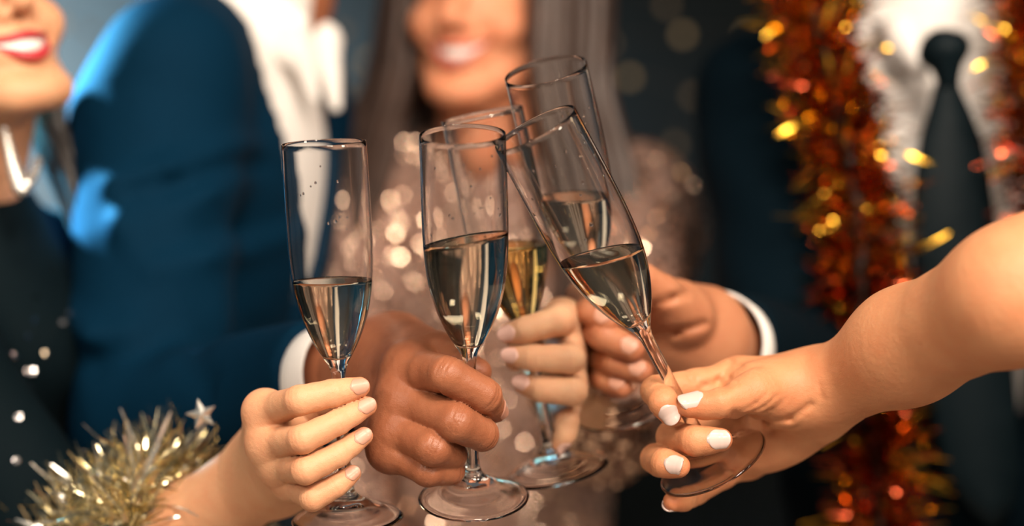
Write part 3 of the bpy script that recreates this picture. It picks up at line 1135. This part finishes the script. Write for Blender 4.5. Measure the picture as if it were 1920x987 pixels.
def hand_piece(key):
    pp, ff, cc = HANDS[key]
    V, F = hand_VF(pp, ff, cc)
    return (V, F), tint_of(V, ff)


def scatter_discs(V, F, n, r, mat, parent, name, tilt=0.35, seed=1, keep=None):
    """n little round sequins sewn over a cloth surface, each tilted a little"""
    rg = np.random.default_rng(seed)
    a, b, c_, d = (V[F[:, i]] for i in range(4))
    nrm = np.cross(c_ - a, d - b); ar = np.linalg.norm(nrm, axis=1); nrm /= np.maximum(ar, 1e-12)[:, None]
    ctr = (a + b + c_ + d) / 4
    w = ar * (nrm[:, 1] < 0.35)
    if keep is not None:
        w = w * keep(ctr)
    k = rg.choice(len(F), n, p=w / w.sum())
    u, v = rg.random((2, n, 1))
    p = a[k] * (1 - u) * (1 - v) + b[k] * u * (1 - v) + c_[k] * u * v + d[k] * (1 - u) * v
    N = nrm[k] + rg.normal(0, tilt, (n, 3)); N /= np.linalg.norm(N, axis=1)[:, None]
    t = np.cross(N, rg.normal(0, 1, (n, 3))); t /= np.linalg.norm(t, axis=1)[:, None]
    s = np.cross(N, t)
    p = p + nrm[k] * (0.6 * r)
    ang = np.arange(8) * math.pi / 4
    P = p[:, None, :] + r * (np.cos(ang)[None, :, None] * t[:, None, :] + np.sin(ang)[None, :, None] * s[:, None, :])
    ctrs = p + N * r * 0.12
    VV = np.concatenate([P.reshape(-1, 3), ctrs])
    i0 = np.arange(n) * 8
    Fq = np.concatenate([np.stack([i0 + 2 * q, i0 + 2 * q + 1, i0 + (2 * q + 2) % 8, 8 * n + np.arange(n)], 1) for q in range(4)])
    o = link(name, mesh(name, VV, Fq, smooth=False), mat, parent)
    o['kind'] = 'stuff'
    return o


def strips_VF(path, n, length, width, seed, spread=0.012, droop=0.0, lean=0.35):
    """foil strips standing out from a garland's core in all directions, each bent and twisted"""
    rg = np.random.default_rng(seed)
    path = np.asarray(path)
    T = np.gradient(path, axis=0); T /= np.linalg.norm(T, axis=1)[:, None]
    f = rg.random(n) * (len(path) - 1)
    i = f.astype(int); fr_ = (f - i)[:, None]
    P0 = path[i] * (1 - fr_) + path[np.minimum(i + 1, len(path) - 1)] * fr_
    t = T[i]
    d = rg.normal(0, 1, (n, 3)); d -= t * (d * t).sum(1)[:, None]; d /= np.linalg.norm(d, axis=1)[:, None]
    d = d + t * rg.normal(0, lean, (n, 1)); d /= np.linalg.norm(d, axis=1)[:, None]
    side = np.cross(d, rg.normal(0, 1, (n, 3))); side /= np.linalg.norm(side, axis=1)[:, None]
    nr = np.cross(d, side)
    L = length * (0.55 + 0.6 * rg.random((n, 1)))
    wd = width * (0.7 + 0.6 * rg.random((n, 1)))
    bend = rg.normal(0, 0.35, (n, 1)); tw = rg.normal(0, 1.4, (n, 1))
    seg = 5
    Vs = []
    for s in range(seg + 1):
        v = s / seg
        c = P0 + d * L * v + nr * bend * L * v * v + np.array([0, 0, -droop]) * L * v * v
        a = tw * v
        sv = side * np.cos(a) + nr * np.sin(a)
        ww = wd * (1.0 if s < seg else 0.4)
        Vs.append(c - sv * ww / 2); Vs.append(c + sv * ww / 2)
    V = np.stack(Vs, 1)
    base = (np.arange(n) * 2 * (seg + 1))[:, None]
    F = np.concatenate([base + np.array([2 * s, 2 * s + 1, 2 * s + 3, 2 * s + 2]) for s in range(seg)])
    return V.reshape(-1, 3), F

# ================================================================== person: man in the blue suit, his back to the left
root = thing('person', 'man in a blue suit and open white shirt, reaching out with the middle flute', 'person', W(420, 987, .55))
B = Fr(W(505, 112, .57), (.97, -.24, 0), (.20, -.02, 1))
shB = B(-.160, .022, -.075)
tor = [B.ell((0, .020, -.17), (.172, .086, .20)), B.ell((0, .020, -.42), (.165, .086, .24)), B.ell((0, .020, -.68), (.172, .095, .20)),
       Cone(B(-.03, .035, .01), B(-.140, .015, -.035), .046, .050, .03), Cone(B(.03, .045, .01), B(.150, .045, -.035), .055, .060, .03)]
shirtV = build(tor + [Cone(B(0, .04, -.02), B(0, .035, .055), .066, .064, .02)], .006)
link('shirt', mesh('shirt', *shirtV), M['white_shirt'], root)
sl_end = WR2 + (elB - WR2) * 0.20
def wavB(X, Y, Z):
    return 0.0025 * np.sin(38 * Z + 22 * X) * np.sin(25 * X + 17 * Y)
jk = [B.ell((0, .022, -.17), (.185, .100, .21)), B.ell((0, .022, -.42), (.180, .100, .25)), B.ell((0, .022, -.68), (.190, .110, .21)),
      Cone(B(-.045, .040, .012), B(-.150, .015, -.030), .050, .060, .03), Cone(B(.045, .050, .012), B(.165, .050, -.030), .055, .068, .03),
      Cone(shB, elB, .070, .060, .03), Cone(elB, sl_end, .060, .043, .02),
      Cone(B(.18, .045, -.05), B(.20, .03, -.32), .070, .058, .02)]
Wb = lambda x, y: W(x, y, .36)
foldsB = [([Wb(225, 345), Wb(330, 318), Wb(450, 262)], -.006, .010), ([Wb(235, 375), Wb(340, 350), Wb(450, 300)], .0035, .009),
          ([Wb(230, 355), Wb(250, 420), Wb(290, 470)], -.005, .010), ([Wb(370, 385), Wb(410, 360), Wb(440, 330)], -.005, .009),
          ([Wb(300, 470), Wb(400, 440), Wb(500, 390)], .003, .011), ([Wb(320, 500), Wb(420, 475), Wb(520, 430)], -.005, .011),
          ([Wb(150, 590), Wb(210, 620), Wb(290, 610)], -.007, .013), ([Wb(150, 640), Wb(230, 670), Wb(330, 650)], .0035, .012), ([Wb(400, 560), Wb(420, 640), Wb(480, 700)], .003, .012)]
jV = build(jk, .0055, 1, [v_cut(B, .095, .25, .9), lambda X, Y, Z: np.where(np.sqrt((X - sl_end[0])**2 + (Y - sl_end[1])**2 + (Z - sl_end[2])**2) < .09, plane_cut(sl_end, WR2 - elB)(X, Y, Z), -1.0)], foldsB, wavB)
link('suit_jacket', mesh('suit_jacket', *jV), M['blue_suit'], root)
cuff_a = WR2 + (elB - WR2) * 0.235; cuff_b = WR2 + (elB - WR2) * 0.115
V_, F_ = lathe_axis(cuff_a, cuff_b, [(0, .0385), (.5, .0392), (.97, .0395), (1, .0388), (.97, .0372), (.5, .0366), (0, .0360)])
link('shirt_cuff', mesh('shirt_cuff', V_, F_), M['white_shirt'], root)
for s in (-1, 1):
    pts = [B(s * .062, .075, .062), B(s * .064, .02, .055), B(s * .042, -.032, .030), B(s * .028, -.062, -.030)]
    cV = build([Cone(pts[0], pts[1], .010, .010, .01), Cone(pts[1], pts[2], .011, .013, .012), Cone(pts[2], pts[3], .016, .006, .012)] +
               [Cone(pts[1] - B.R[:, 2] * .03, pts[2] - B.R[:, 2] * .025, .011, .012, .014)], .004)
    link('collar', mesh('collar', *cV), M['white_shirt'], root)
# (head and neck above the picture, the hand in front)
hfB = Fr(B(0, -.055, .165), (.86, -.5, 0), (0, 0, 1))
hV, hF = head_VF(.0032, smile=False, male=True)
hand, ht = hand_piece('brown')
nk = build([Cone(B(0, .04, -.06), hfB(0, .095, .0), .060, .055, .02), Cone(B(-.09, .02, -.07), B(.09, .02, -.07), .03, .03, .03), Cone(B(-.09, .02, -.07), shB, .03, .034, .02)], .005)
arm = build([Cone(shB, elB, .046, .040), Cone(elB, WR2 + (elB - WR2) * .1, .042, .028)], .005)
body_obj([hand, (hfB.pts(hV), hF), nk, arm], [ht, None, None, None], M['skin_brown'], root)
nails_for(HANDS['brown'][1], M['nail_brown'], root)
pth = []
rr = random.Random(5)
for i in range(70):
    a = rr.uniform(-2.6, 2.6); e = rr.uniform(.1, 1.2)
    q = np.array((math.sin(a) * math.cos(e) * .078, .097 + math.cos(a) * math.cos(e) * .098, .112 + math.sin(e) * .094))
    pth.append(([(0, .09, .206), tuple((q + np.array((0, .09, .206))) / 2 * 1.03), tuple(q), tuple(q * np.array((1, 1, .8)))], .008))
hair_locks(hfB, pth, M['hair_dark'], root)

# ================================================================== person: man in the dark suit with tie and tinsel
root = thing('person', 'man in a dark suit, white shirt and black tie, tinsel hung round his neck', 'person', W(1750, 987, .55))
D = Fr(W(1772, 78, .585), (-.10, -.995, 0), (-.085, .0, 1))
shD = D(-.165, .045, -.045); shD2 = D(.165, .045, -.045)
elD2 = D(.215, .02, -.33)
tor = [D.ell((0, .055, -.17), (.172, .118, .20)), D.ell((0, .055, -.42), (.165, .113, .24)), D.ell((0, .055, -.68), (.175, .120, .20)),
       Cone(D(-.03, .045, .01), D(-.150, .045, -.035), .052, .058, .03), Cone(D(.03, .045, .01), D(.150, .045, -.035), .052, .058, .03),
       Cone(D(0, .04, -.03), D(0, .036, .030), .064, .062, .02)]
link('shirt', mesh('shirt', *build(tor, .006)), M['white_shirt'], root)
slD = WR4 + (elD - WR4) * 0.16
jk = [D.ell((0, .058, -.17), (.185, .136, .21)), D.ell((0, .058, -.42), (.182, .132, .25)), D.ell((0, .058, -.68), (.195, .142, .21)),
      Cone(D(-.045, .050, .010), D(-.155, .050, -.028), .052, .064, .03), Cone(D(.045, .050, .010), D(.155, .050, -.028), .052, .064, .03),
      Cone(shD, elD, .072, .060, .03), Cone(elD, slD, .060, .042, .02), Cone(shD2, elD2, .072, .058, .03)]
jV = build(jk, .0055, 1, [v_cut(D, .086, .45, 1.5, -.5), lambda X, Y, Z: np.where(np.sqrt((X - slD[0])**2 + (Y - slD[1])**2 + (Z - slD[2])**2) < .085, plane_cut(slD, WR4 - elD)(X, Y, Z), -1.0)],
           wave=lambda X, Y, Z: 0.003 * np.sin(60 * Z + 30 * X) * np.sin(40 * X))
link('suit_jacket', mesh('suit_jacket', *jV), M['black_suit'], root)
for s in (-1, 1):
    pts = [D(s * .108, -.048, .010), D(s * .106, -.064, -.10), D(s * .088, -.080, -.20), D(s * .040, -.088, -.36)]
    lV = build([Cone(a, b, r0, r1, .012, flat=(D.R[:, 1], .22)) for a, b, r0, r1 in ((pts[0], pts[1], .020, .036), (pts[1], pts[2], .036, .026), (pts[2], pts[3], .026, .008))], .004)
    link('lapel', mesh('lapel', *lV), M['black_suit'], root)
    pts = [D(s * .060, .075, .042), D(s * .063, .02, .032), D(s * .044, -.034, .006), D(s * .034, -.074, -.036)]
    cV = build([Cone(pts[0], pts[1], .010, .010, .01), Cone(pts[1], pts[2], .011, .013, .012), Cone(pts[2], pts[3], .017, .006, .012),
                Cone(pts[1] - D.R[:, 2] * .03, pts[2] - D.R[:, 2] * .025, .011, .013, .014)], .004)
    link('collar', mesh('collar', *cV), M['white_shirt'], root)
V_, F_ = lathe_axis(WR4 + (elD - WR4) * 0.20, WR4 + (elD - WR4) * 0.075, [(0, .0375), (.5, .0382), (.97, .0386), (1, .0378), (.97, .0362), (.5, .0356), (0, .0350)])
link('shirt_cuff', mesh('shirt_cuff', V_, F_), M['white_shirt'], root)
# tie: a knot and a long blade widening downward
rows = [(150, 1757, 1797), (175, 1750, 1806), (210, 1741, 1822), (260, 1727, 1842), (330, 1717, 1857), (420, 1712, 1868), (520, 1716, 1882), (640, 1728, 1897), (760, 1746, 1908), (880, 1770, 1914), (940, 1806, 1905), (990, 1856, 1868)]
tV, tF = [], []
nu = 13
for y, xl, xr in rows:
    Yd = .478 - .012 * min(1, (y - 150) / 300)
    for q in range(nu):
        u = -1 + 2 * q / (nu - 1)
        tV.append(W(xl + (xr - xl) * (u + 1) / 2, y, Yd - .007 * (1 - u * u)))
for k in range(len(rows)):
    for q in range(nu):
        tV.append(tV[k * nu + q] + np.array((0, .005, 0)))
n_ = len(rows) * nu
for k in range(len(rows) - 1):
    for q in range(nu - 1):
        a = k * nu + q
        tF.append((a, a + nu, a + nu + 1, a + 1)); tF.append((n_ + a, n_ + a + 1, n_ + a + nu + 1, n_ + a + nu))
    for a, fl in ((k * nu, 0), (k * nu + nu - 1, 1)):
        q = (a, n_ + a, n_ + a + nu, a + nu); tF.append(q if not fl else q[::-1])
for a in range(nu - 1):
    tF.append((a, a + 1, n_ + a + 1, n_ + a)); b_ = (len(rows) - 1) * nu + a; tF.append((b_, n_ + b_, n_ + b_ + 1, b_ + 1))
tb = link('tie', mesh('tie', np.array(tV), tF), M['black_tie'], root)
kn = build([Cone(W(1760, 92, .478), W(1792, 88, .478), .0155, .0130, .006), Cone(W(1772, 95, .474), W(1777, 150, .476), .0185, .0105, .008), Cone(W(1742, 105, .480), W(1765, 100, .476), .0090, .012, .006)], .0028)
link('tie_knot', mesh('tie_knot', *kn), M['black_tie'], tb)
hfD = Fr(D(-.01, -.045, .165), (-.25, -.95, 0), (0, 0, 1))
hV2, hF2 = head_VF(.0032, smile=False, male=True)
hand, ht = hand_piece('tan')
nk = build([Cone(D(0, .04, -.06), hfD(0, .095, .0), .060, .056, .02), Cone(D(-.09, .05, -.06), D(.09, .05, -.06), .03, .03, .03), Cone(D(-.09, .05, -.06), shD, .03, .034, .02)], .005)
arm = build([Cone(shD, elD, .044, .038), Cone(elD, WR4 + (elD - WR4) * .1, .040, .028)], .005)
body_obj([hand, (hfD.pts(hV2), hF2), nk, arm], [ht, None, None, None], M['skin_tan'], root)
nails_for(HANDS['tan'][1], M['nail_bare'], root)
hair_locks(hfD, pth, M['hair_dark'], root)

# ================================================================== person: woman in the sequin dress, in the middle
root = thing('person', 'smiling woman with long brown hair in a rose-gold sequin dress, behind the glasses', 'person', W(930, 987, .75))
C = Fr(W(935, 292, .80), (-.05, -1, 0))
shC = C(-.150, .03, -.05); shC2 = C(.150, .03, -.05)
elC = W(1135, 800, .46); elCo = C(-.175, -.02, -.30)
dr = [C.ell((0, .03, -.16), (.140, .092, .17)), C.ell((0, .02, -.155), (.125, .098, .085), k=.02), C.ell((0, .03, -.36), (.118, .085, .18)), C.ell((0, .03, -.60), (.160, .110, .22)),
      Cone(C(-.03, .035, .008), C(-.135, .03, -.035), .040, .046, .03), Cone(C(.03, .035, .008), C(.135, .03, -.035), .040, .046, .03),
      Cone(shC, elCo, .058, .050, .03), Cone(shC2, elC, .060, .044, .03), Cone(elC, wr3 := HANDS['pale'][0][-1].a + (elC - HANDS['pale'][0][-1].a) * .30, .044, .034, .02),
      Ell(C(-.162, .01, -.09), (.050, .052, .065), k=.03), Ell(C(.160, .01, -.09), (.050, .052, .070), k=.03),
      Cone(elCo, C(-.12, -.16, -.38), .046, .036, .02)]
dV, dF = build(dr, .006, 1, wave=lambda X, Y, Z: 0.003 * np.sin(80 * X + 20 * Z) * np.sin(50 * Z))
link('sequin_dress', mesh('sequin_dress', dV, dF), M['rose_dress'], root)
scatter_discs(dV, dF, 15000, .0026, M['sequin_rose'], root, 'sequins', tilt=.5, seed=3)
hfC = Fr(W(850, 93, .69), (-.34, -.94, -.06), (.05, -.05, 1))
hV, hF = head_VF(.0026)
hp = list(HANDS['pale'][0]); hp[-1] = Cone(hp[-1].a, hp[-1].a + (elC - hp[-1].a) * .5, .0245, .030, .02); HANDS['pale'] = (hp, HANDS['pale'][1], [])
hand, ht = hand_piece('pale')
nk = build([Cone(C(0, .035, -.05), hfC(0, .095, .0), .050, .047, .02), Cone(C(-.10, .035, -.045), C(.10, .035, -.045), .034, .034, .03),
            Cone(C(.10, .035, -.045), shC2, .034, .036, .02), Cone(shC2, elC, .036, .032, .02), Cone(elC, hp[-1].b, .032, .0275, .01)], .005)
body_obj([hand, (hfC.pts(hV), hF), nk], [ht, np.full(len(hV), .7), np.full(len(nk[0]), .5)], M['skin_light'], root)  # even tint on face and neck paints the warm light there into the skin
nails_for(HANDS['pale'][1], M['nail_pink'], root)
add_face(hfC, root, M['lip_rose'])
rr = random.Random(21)
pth = []
for i in range(150):
    s = 1 if i % 5 < 3 else -1
    b = rr.uniform(.02, .19) if s > 0 else rr.uniform(.03, .16)
    o = rr.uniform(-.008, .02)
    x1 = s * (.070 + o + .5 * max(0, .05 - abs(b - .1)))
    wv = rr.uniform(-.02, .02); lo = rr.uniform(-.32, -.22)
    pth.append(([(s * .004, .04 + .6 * b, .205 - 1.2 * (b - .08) ** 2), (x1 * .78, b, .17), (x1 * 1.08, b + .01, .08), (x1 * 1.14 + wv * .4, b * .9 + .01, -.03),
                 (x1 * 1.25 + s * .02 + wv, b * .6 + .02, -.14), (x1 * 1.35 + s * .035 - wv, b * .5 + .01, lo)], rr.uniform(.005, .0095)))
hair_locks(hfC, pth, M['hair_brown'], root)

# ================================================================== person: woman in black at the left edge
root = thing('person', 'smiling woman with red lips in a black dress, at the left edge', 'person', W(30, 987, .42))
hfA = Fr(W(54, 75, .26), (.74, -.66, .10), (-.46, .12, 1)); hfA.R = hfA.R * .90
A = Fr((-.408, .336, .090), (.92, -.39, 0))
shA = A(-.125, .03, -.07); shA2 = A(.10, .03, -.09)
e1b = HANDS['fair'][0][-1].b
dr = [A.ell((0, .03, -.19), (.112, .090, .15)), A.ell((0, .005, -.16), (.100, .092, .070), k=.02), A.ell((0, .03, -.38), (.105, .082, .18)), A.ell((0, .03, -.62), (.145, .105, .22)),
      Cone(A(-.06, .03, -.05), shA, .034, .046, .03), Cone(A(.05, .03, -.06), shA2, .034, .040, .03), Cone(A(0, .028, -.10), A(0, .034, -.045), .075, .054, .03),
      Cone(shA2, A(.125, .0, -.34), .042, .040, .02), Cone(shA, e1b + (shA - e1b) * .10, .050, .046, .02)]
dV, dF = build(dr, .006, 1, wave=lambda X, Y, Z: 0.002 * np.sin(60 * X + 20 * Z) * np.sin(40 * Z))
link('black_dress', mesh('black_dress', dV, dF), M['black_dress'], root)
scatter_discs(dV, dF, 420, .0026, M['sequin_silver'], root, 'sequins', tilt=.45, seed=8, keep=lambda p: (p[:, 2] < .0) * 1.0)
hV, hF = head_VF(.0024, neck=False)
hand, ht = hand_piece('fair')
nk = build([Cone(A(0, .035, -.06), hfA(0, .092, -.005), .047, .043, .02), Cone(A(-.06, .035, -.07), A(.05, .035, -.07), .03, .03, .03), Cone(A(-.06, .035, -.07), shA, .03, .034, .02)], .004)
arm = build([Cone(shA, e1b, .040, .037)], .005)
body_obj([hand, (hfA.pts(hV), hF), nk, arm], [ht, None, None, None], M['skin_fair'], root)
nails_for(HANDS['fair'][1], M['nail_bare'], root)
add_face(hfA, root, M['lip_red'])
rr = random.Random(31)
pth = []
for i in range(110):
    s = rr.choice((-1, 1))
    b = rr.uniform(.05, .19); o = rr.uniform(-.004, .01)
    x1 = s * (.074 + o)
    pth.append(([(s * .004, .05 + .5 * b, .205 - 1.2 * (b - .08) ** 2), (x1 * .75, b, .175), (x1 * 1.03, b + .02, .09), (x1 * (.95 if s < 0 else 1.02), b * .5 + .08, .0), (x1 * (.7 if s < 0 else .95), (.17 if s < 0 else .12) + rr.uniform(-.01, .02), -.06), (x1 * (.6 if s < 0 else .85) + rr.uniform(-.02, .02), (.17 if s < 0 else .11), -.19)], rr.uniform(.005, .008)))
hair_locks(hfA, pth, M['hair_dark'], root)
# necklace: a V of silver beads with a drop
nkp = [W(6, 232, .285), W(14, 268, .272), W(22, 302, .262), W(31, 333, .255), W(40, 356, .250), W(50, 346, .252), W(60, 333, .262), W(68, 318, .275), W(72, 300, .295)]
npth = spline(np.array(nkp), 26)
bp = []
for i, p in enumerate(npth):
    r = .0030 + .0030 * math.exp(-((i - 12) / 6) ** 2)
    bm = bmesh.new(); bmesh.ops.create_icosphere(bm, subdivisions=2, radius=r)
    bp.append((np.array([v.co[:] for v in bm.verts]) + p, np.array([[v.index for v in f.verts] for f in bm.faces]))); bm.free()
link('necklace', mesh('necklace', *join_VF(bp)), M['silver'], root)['kind'] = 'stuff'

# ================================================================== person: bare arm from the right
root = thing('person', 'bare outstretched arm from the right edge, white nails, pinching the tilted flute', 'person', W(1990, 987, -.11))
hand, ht = hand_piece('peach')
shE = np.array((.50, -.10, .185))
up = build([Cone(np.array((.34, -.12, .025)), np.array((.40, -.125, .07)), .0340, .037, .015), Cone(np.array((.40, -.125, .07)), shE, .037, .046, .02)], .004)
E = Fr((.66, -.06, .22), (-.95, -.25, 0))
tor = build([E.ell((0, .03, -.16), (.135, .09, .17)), Cone(E(-.12, .03, -.05), E(.12, .03, -.05), .045, .045, .03), Cone(E(0, .04, -.04), E(0, .03, .08), .05, .047, .02)], .006)
body_obj([hand, up, tor], [ht, None, None], M['skin_peach'], root)
nails_for(HANDS['peach'][1], M['nail_white'], root)
dV, dF = build([E.ell((0, .03, -.20), (.142, .097, .16)), E.ell((0, .03, -.42), (.13, .09, .2)), E.ell((0, .03, -.66), (.165, .115, .22))], .008)
link('dress', mesh('dress', dV, dF), M['black_dress'], root)

# ================================================================== tinsel garlands
def garland(name, label, path, sets, core_r, loc):
    root = thing(name, label, 'tinsel garland', loc)
    P = spline(np.array(path), 90)
    tube_obj('core', P, core_r, M['wire'], root)
    for nm, mat, n, ln, wd, sd in sets:
        V, F = strips_VF(P, n, ln, wd, sd)
        o = link(nm, mesh(nm, V, F, smooth=True), mat, root); o['kind'] = 'stuff'
    return root


g_l = [W(1560, -200, .60), W(1510, -80, .52), W(1530, 40, .47), W(1565, 180, .445), W(1598, 330, .43), W(1615, 470, .425), W(1610, 600, .42), W(1625, 740, .42), W(1645, 880, .42), W(1645, 1060, .42)]
g_r = [W(1930, -220, .60), W(1945, -90, .52), W(1945, 60, .47), W(1942, 200, .44), W(1960, 330, .43), W(2000, 470, .425), W(2070, 640, .42), W(2100, 800, .42), W(2110, 1000, .42)]
gp = [(q) for q in g_l[::-1]] + [W(1620, -290, .70), W(1740, -310, .73), W(1850, -290, .70)] + g_r
garland('tinsel_garland', "copper and gold tinsel garland hung round the tie-wearing man's neck", gp,
        [('copper_strands', M['copper_foil'], 6000, .047, .0026, 2), ('gold_strands', M['gold_foil'], 3800, .055, .0026, 9)], .006, W(1645, 1060, .42))

# champagne-coloured tinsel wound round the fair forearm
a0 = HANDS['fair'][0][-2].a; a1 = HANDS['fair'][0][-2].b; a2 = HANDS['fair'][0][-1].b
ax_p = spline(np.array([a0, a1, a2]), 60)
hp = []
for i in range(110):
    t = i / 109
    q = .46 + .52 * t
    k = q * 59; i0 = int(k); p = ax_p[i0] * (1 - (k - i0)) + ax_p[min(i0 + 1, 59)] * (k - i0)
    ax = unit(ax_p[min(i0 + 1, 59)] - ax_p[max(i0 - 1, 0)])
    u = perp((0, -1, 0), ax); v = np.cross(ax, u)
    an = 2 * math.pi * 3.6 * t + .6
    r = .041 + .008 * q
    hp.append(p + r * (u * math.cos(an) + v * math.sin(an)))
root = thing('tinsel_garland', 'pale gold tinsel wound round the fair forearm at the lower left', 'tinsel garland', hp[-1])
P = spline(np.array(hp), 220)
tube_obj('core', P, .002, M['wire'], root, 6)
V, F = strips_VF(P, 7000, .044, .0012, 5, lean=.3)
link('pale_gold_strands', mesh('pale_gold_strands', V, F), M['champagne_foil'], root)['kind'] = 'stuff'
V, F = strips_VF(P, 700, .052, .0022, 6, lean=.3)
link('broad_strands', mesh('broad_strands', V, F), M['silver'], root)['kind'] = 'stuff'
# a foil star on the garland
sc_ = W(378, 778, .10)
sV, sF = [], []
for z in (-.0015, .0015):
    sV.append(sc_ + np.array((0, z * 2.2, 0)))
    for k in range(10):
        a = math.pi / 2 + k * math.pi / 5 + .25
        r = .0105 if k % 2 == 0 else .0045
        sV.append(sc_ + np.array((r * math.cos(a), z * .3, r * math.sin(a))))
for k in range(10):
    k2 = (k + 1) % 10
    sF.append((0, 1 + k, 1 + k2)); sF.append((11, 12 + k2, 12 + k)); sF.append((1 + k, 12 + k, 12 + k2, 1 + k2))
link('star', mesh('star', sV, sF, smooth=False), M['silver'], root)

# ================================================================== fairy lights on the back wall
bulb_bm = bmesh.new(); bmesh.ops.create_uvsphere(bulb_bm, u_segments=16, v_segments=10, radius=.011)
BULB = bpy.data.meshes.new('bulb'); bulb_bm.to_mesh(BULB); bulb_bm.free()
BULB.materials.append(emit_mat('bulb_warm', (1.0, 0.66, 0.32), 0.42))
DIM = BULB.copy(); DIM.materials.clear(); DIM.materials.append(emit_mat('bulb_dim', (1.0, 0.66, 0.36), 0.2))
strings = [
    ('string of warm fairy lights hanging between the sequin dress and the dark suit', [(1140, -30, 1), (1180, 145, 0), (1142, 82, 1), (1280, 65, 0), (1265, 272, 1), (1400, 68, 0), (1250, 10, 1), (1300, 180, 1), (1225, 380, 1)]),
    ('string of faint fairy lights hanging between the blue suit and the long hair', [(735, 62, 1), (690, 113, 0), (655, 150, 1), (660, 190, 1), (725, 5, 1), (700, 250, 1), (745, 330, 1), (640, 60, 1)]),
    ('string of fairy lights beside the face of the red-lipped woman', [(112, 45, 0), (128, -40, 1), (170, 60, 1)]),
]
for label, pts in strings:
    Y = 2.75
    P3 = [W(x, y, Y) for x, y, _ in pts]
    o3 = sorted(range(len(pts)), key=lambda i: -P3[i][2])
    top = P3[o3[0]] + np.array((0, 0, .6))
    root = thing('fairy_light_string', label, 'fairy lights', top, group='fairy lights on the back wall')
    pts_c = [top] + [P3[i] + np.array((0, .012, .012)) for i in o3]
    tube_obj('cable', pts_c, .0015, M['wire'], root, 5)
    for (x, y, dim), p in zip(pts, P3):
        o = link('bulb', DIM if dim else BULB, None, root); o.matrix_basis = Matrix.Translation(Vector(p))
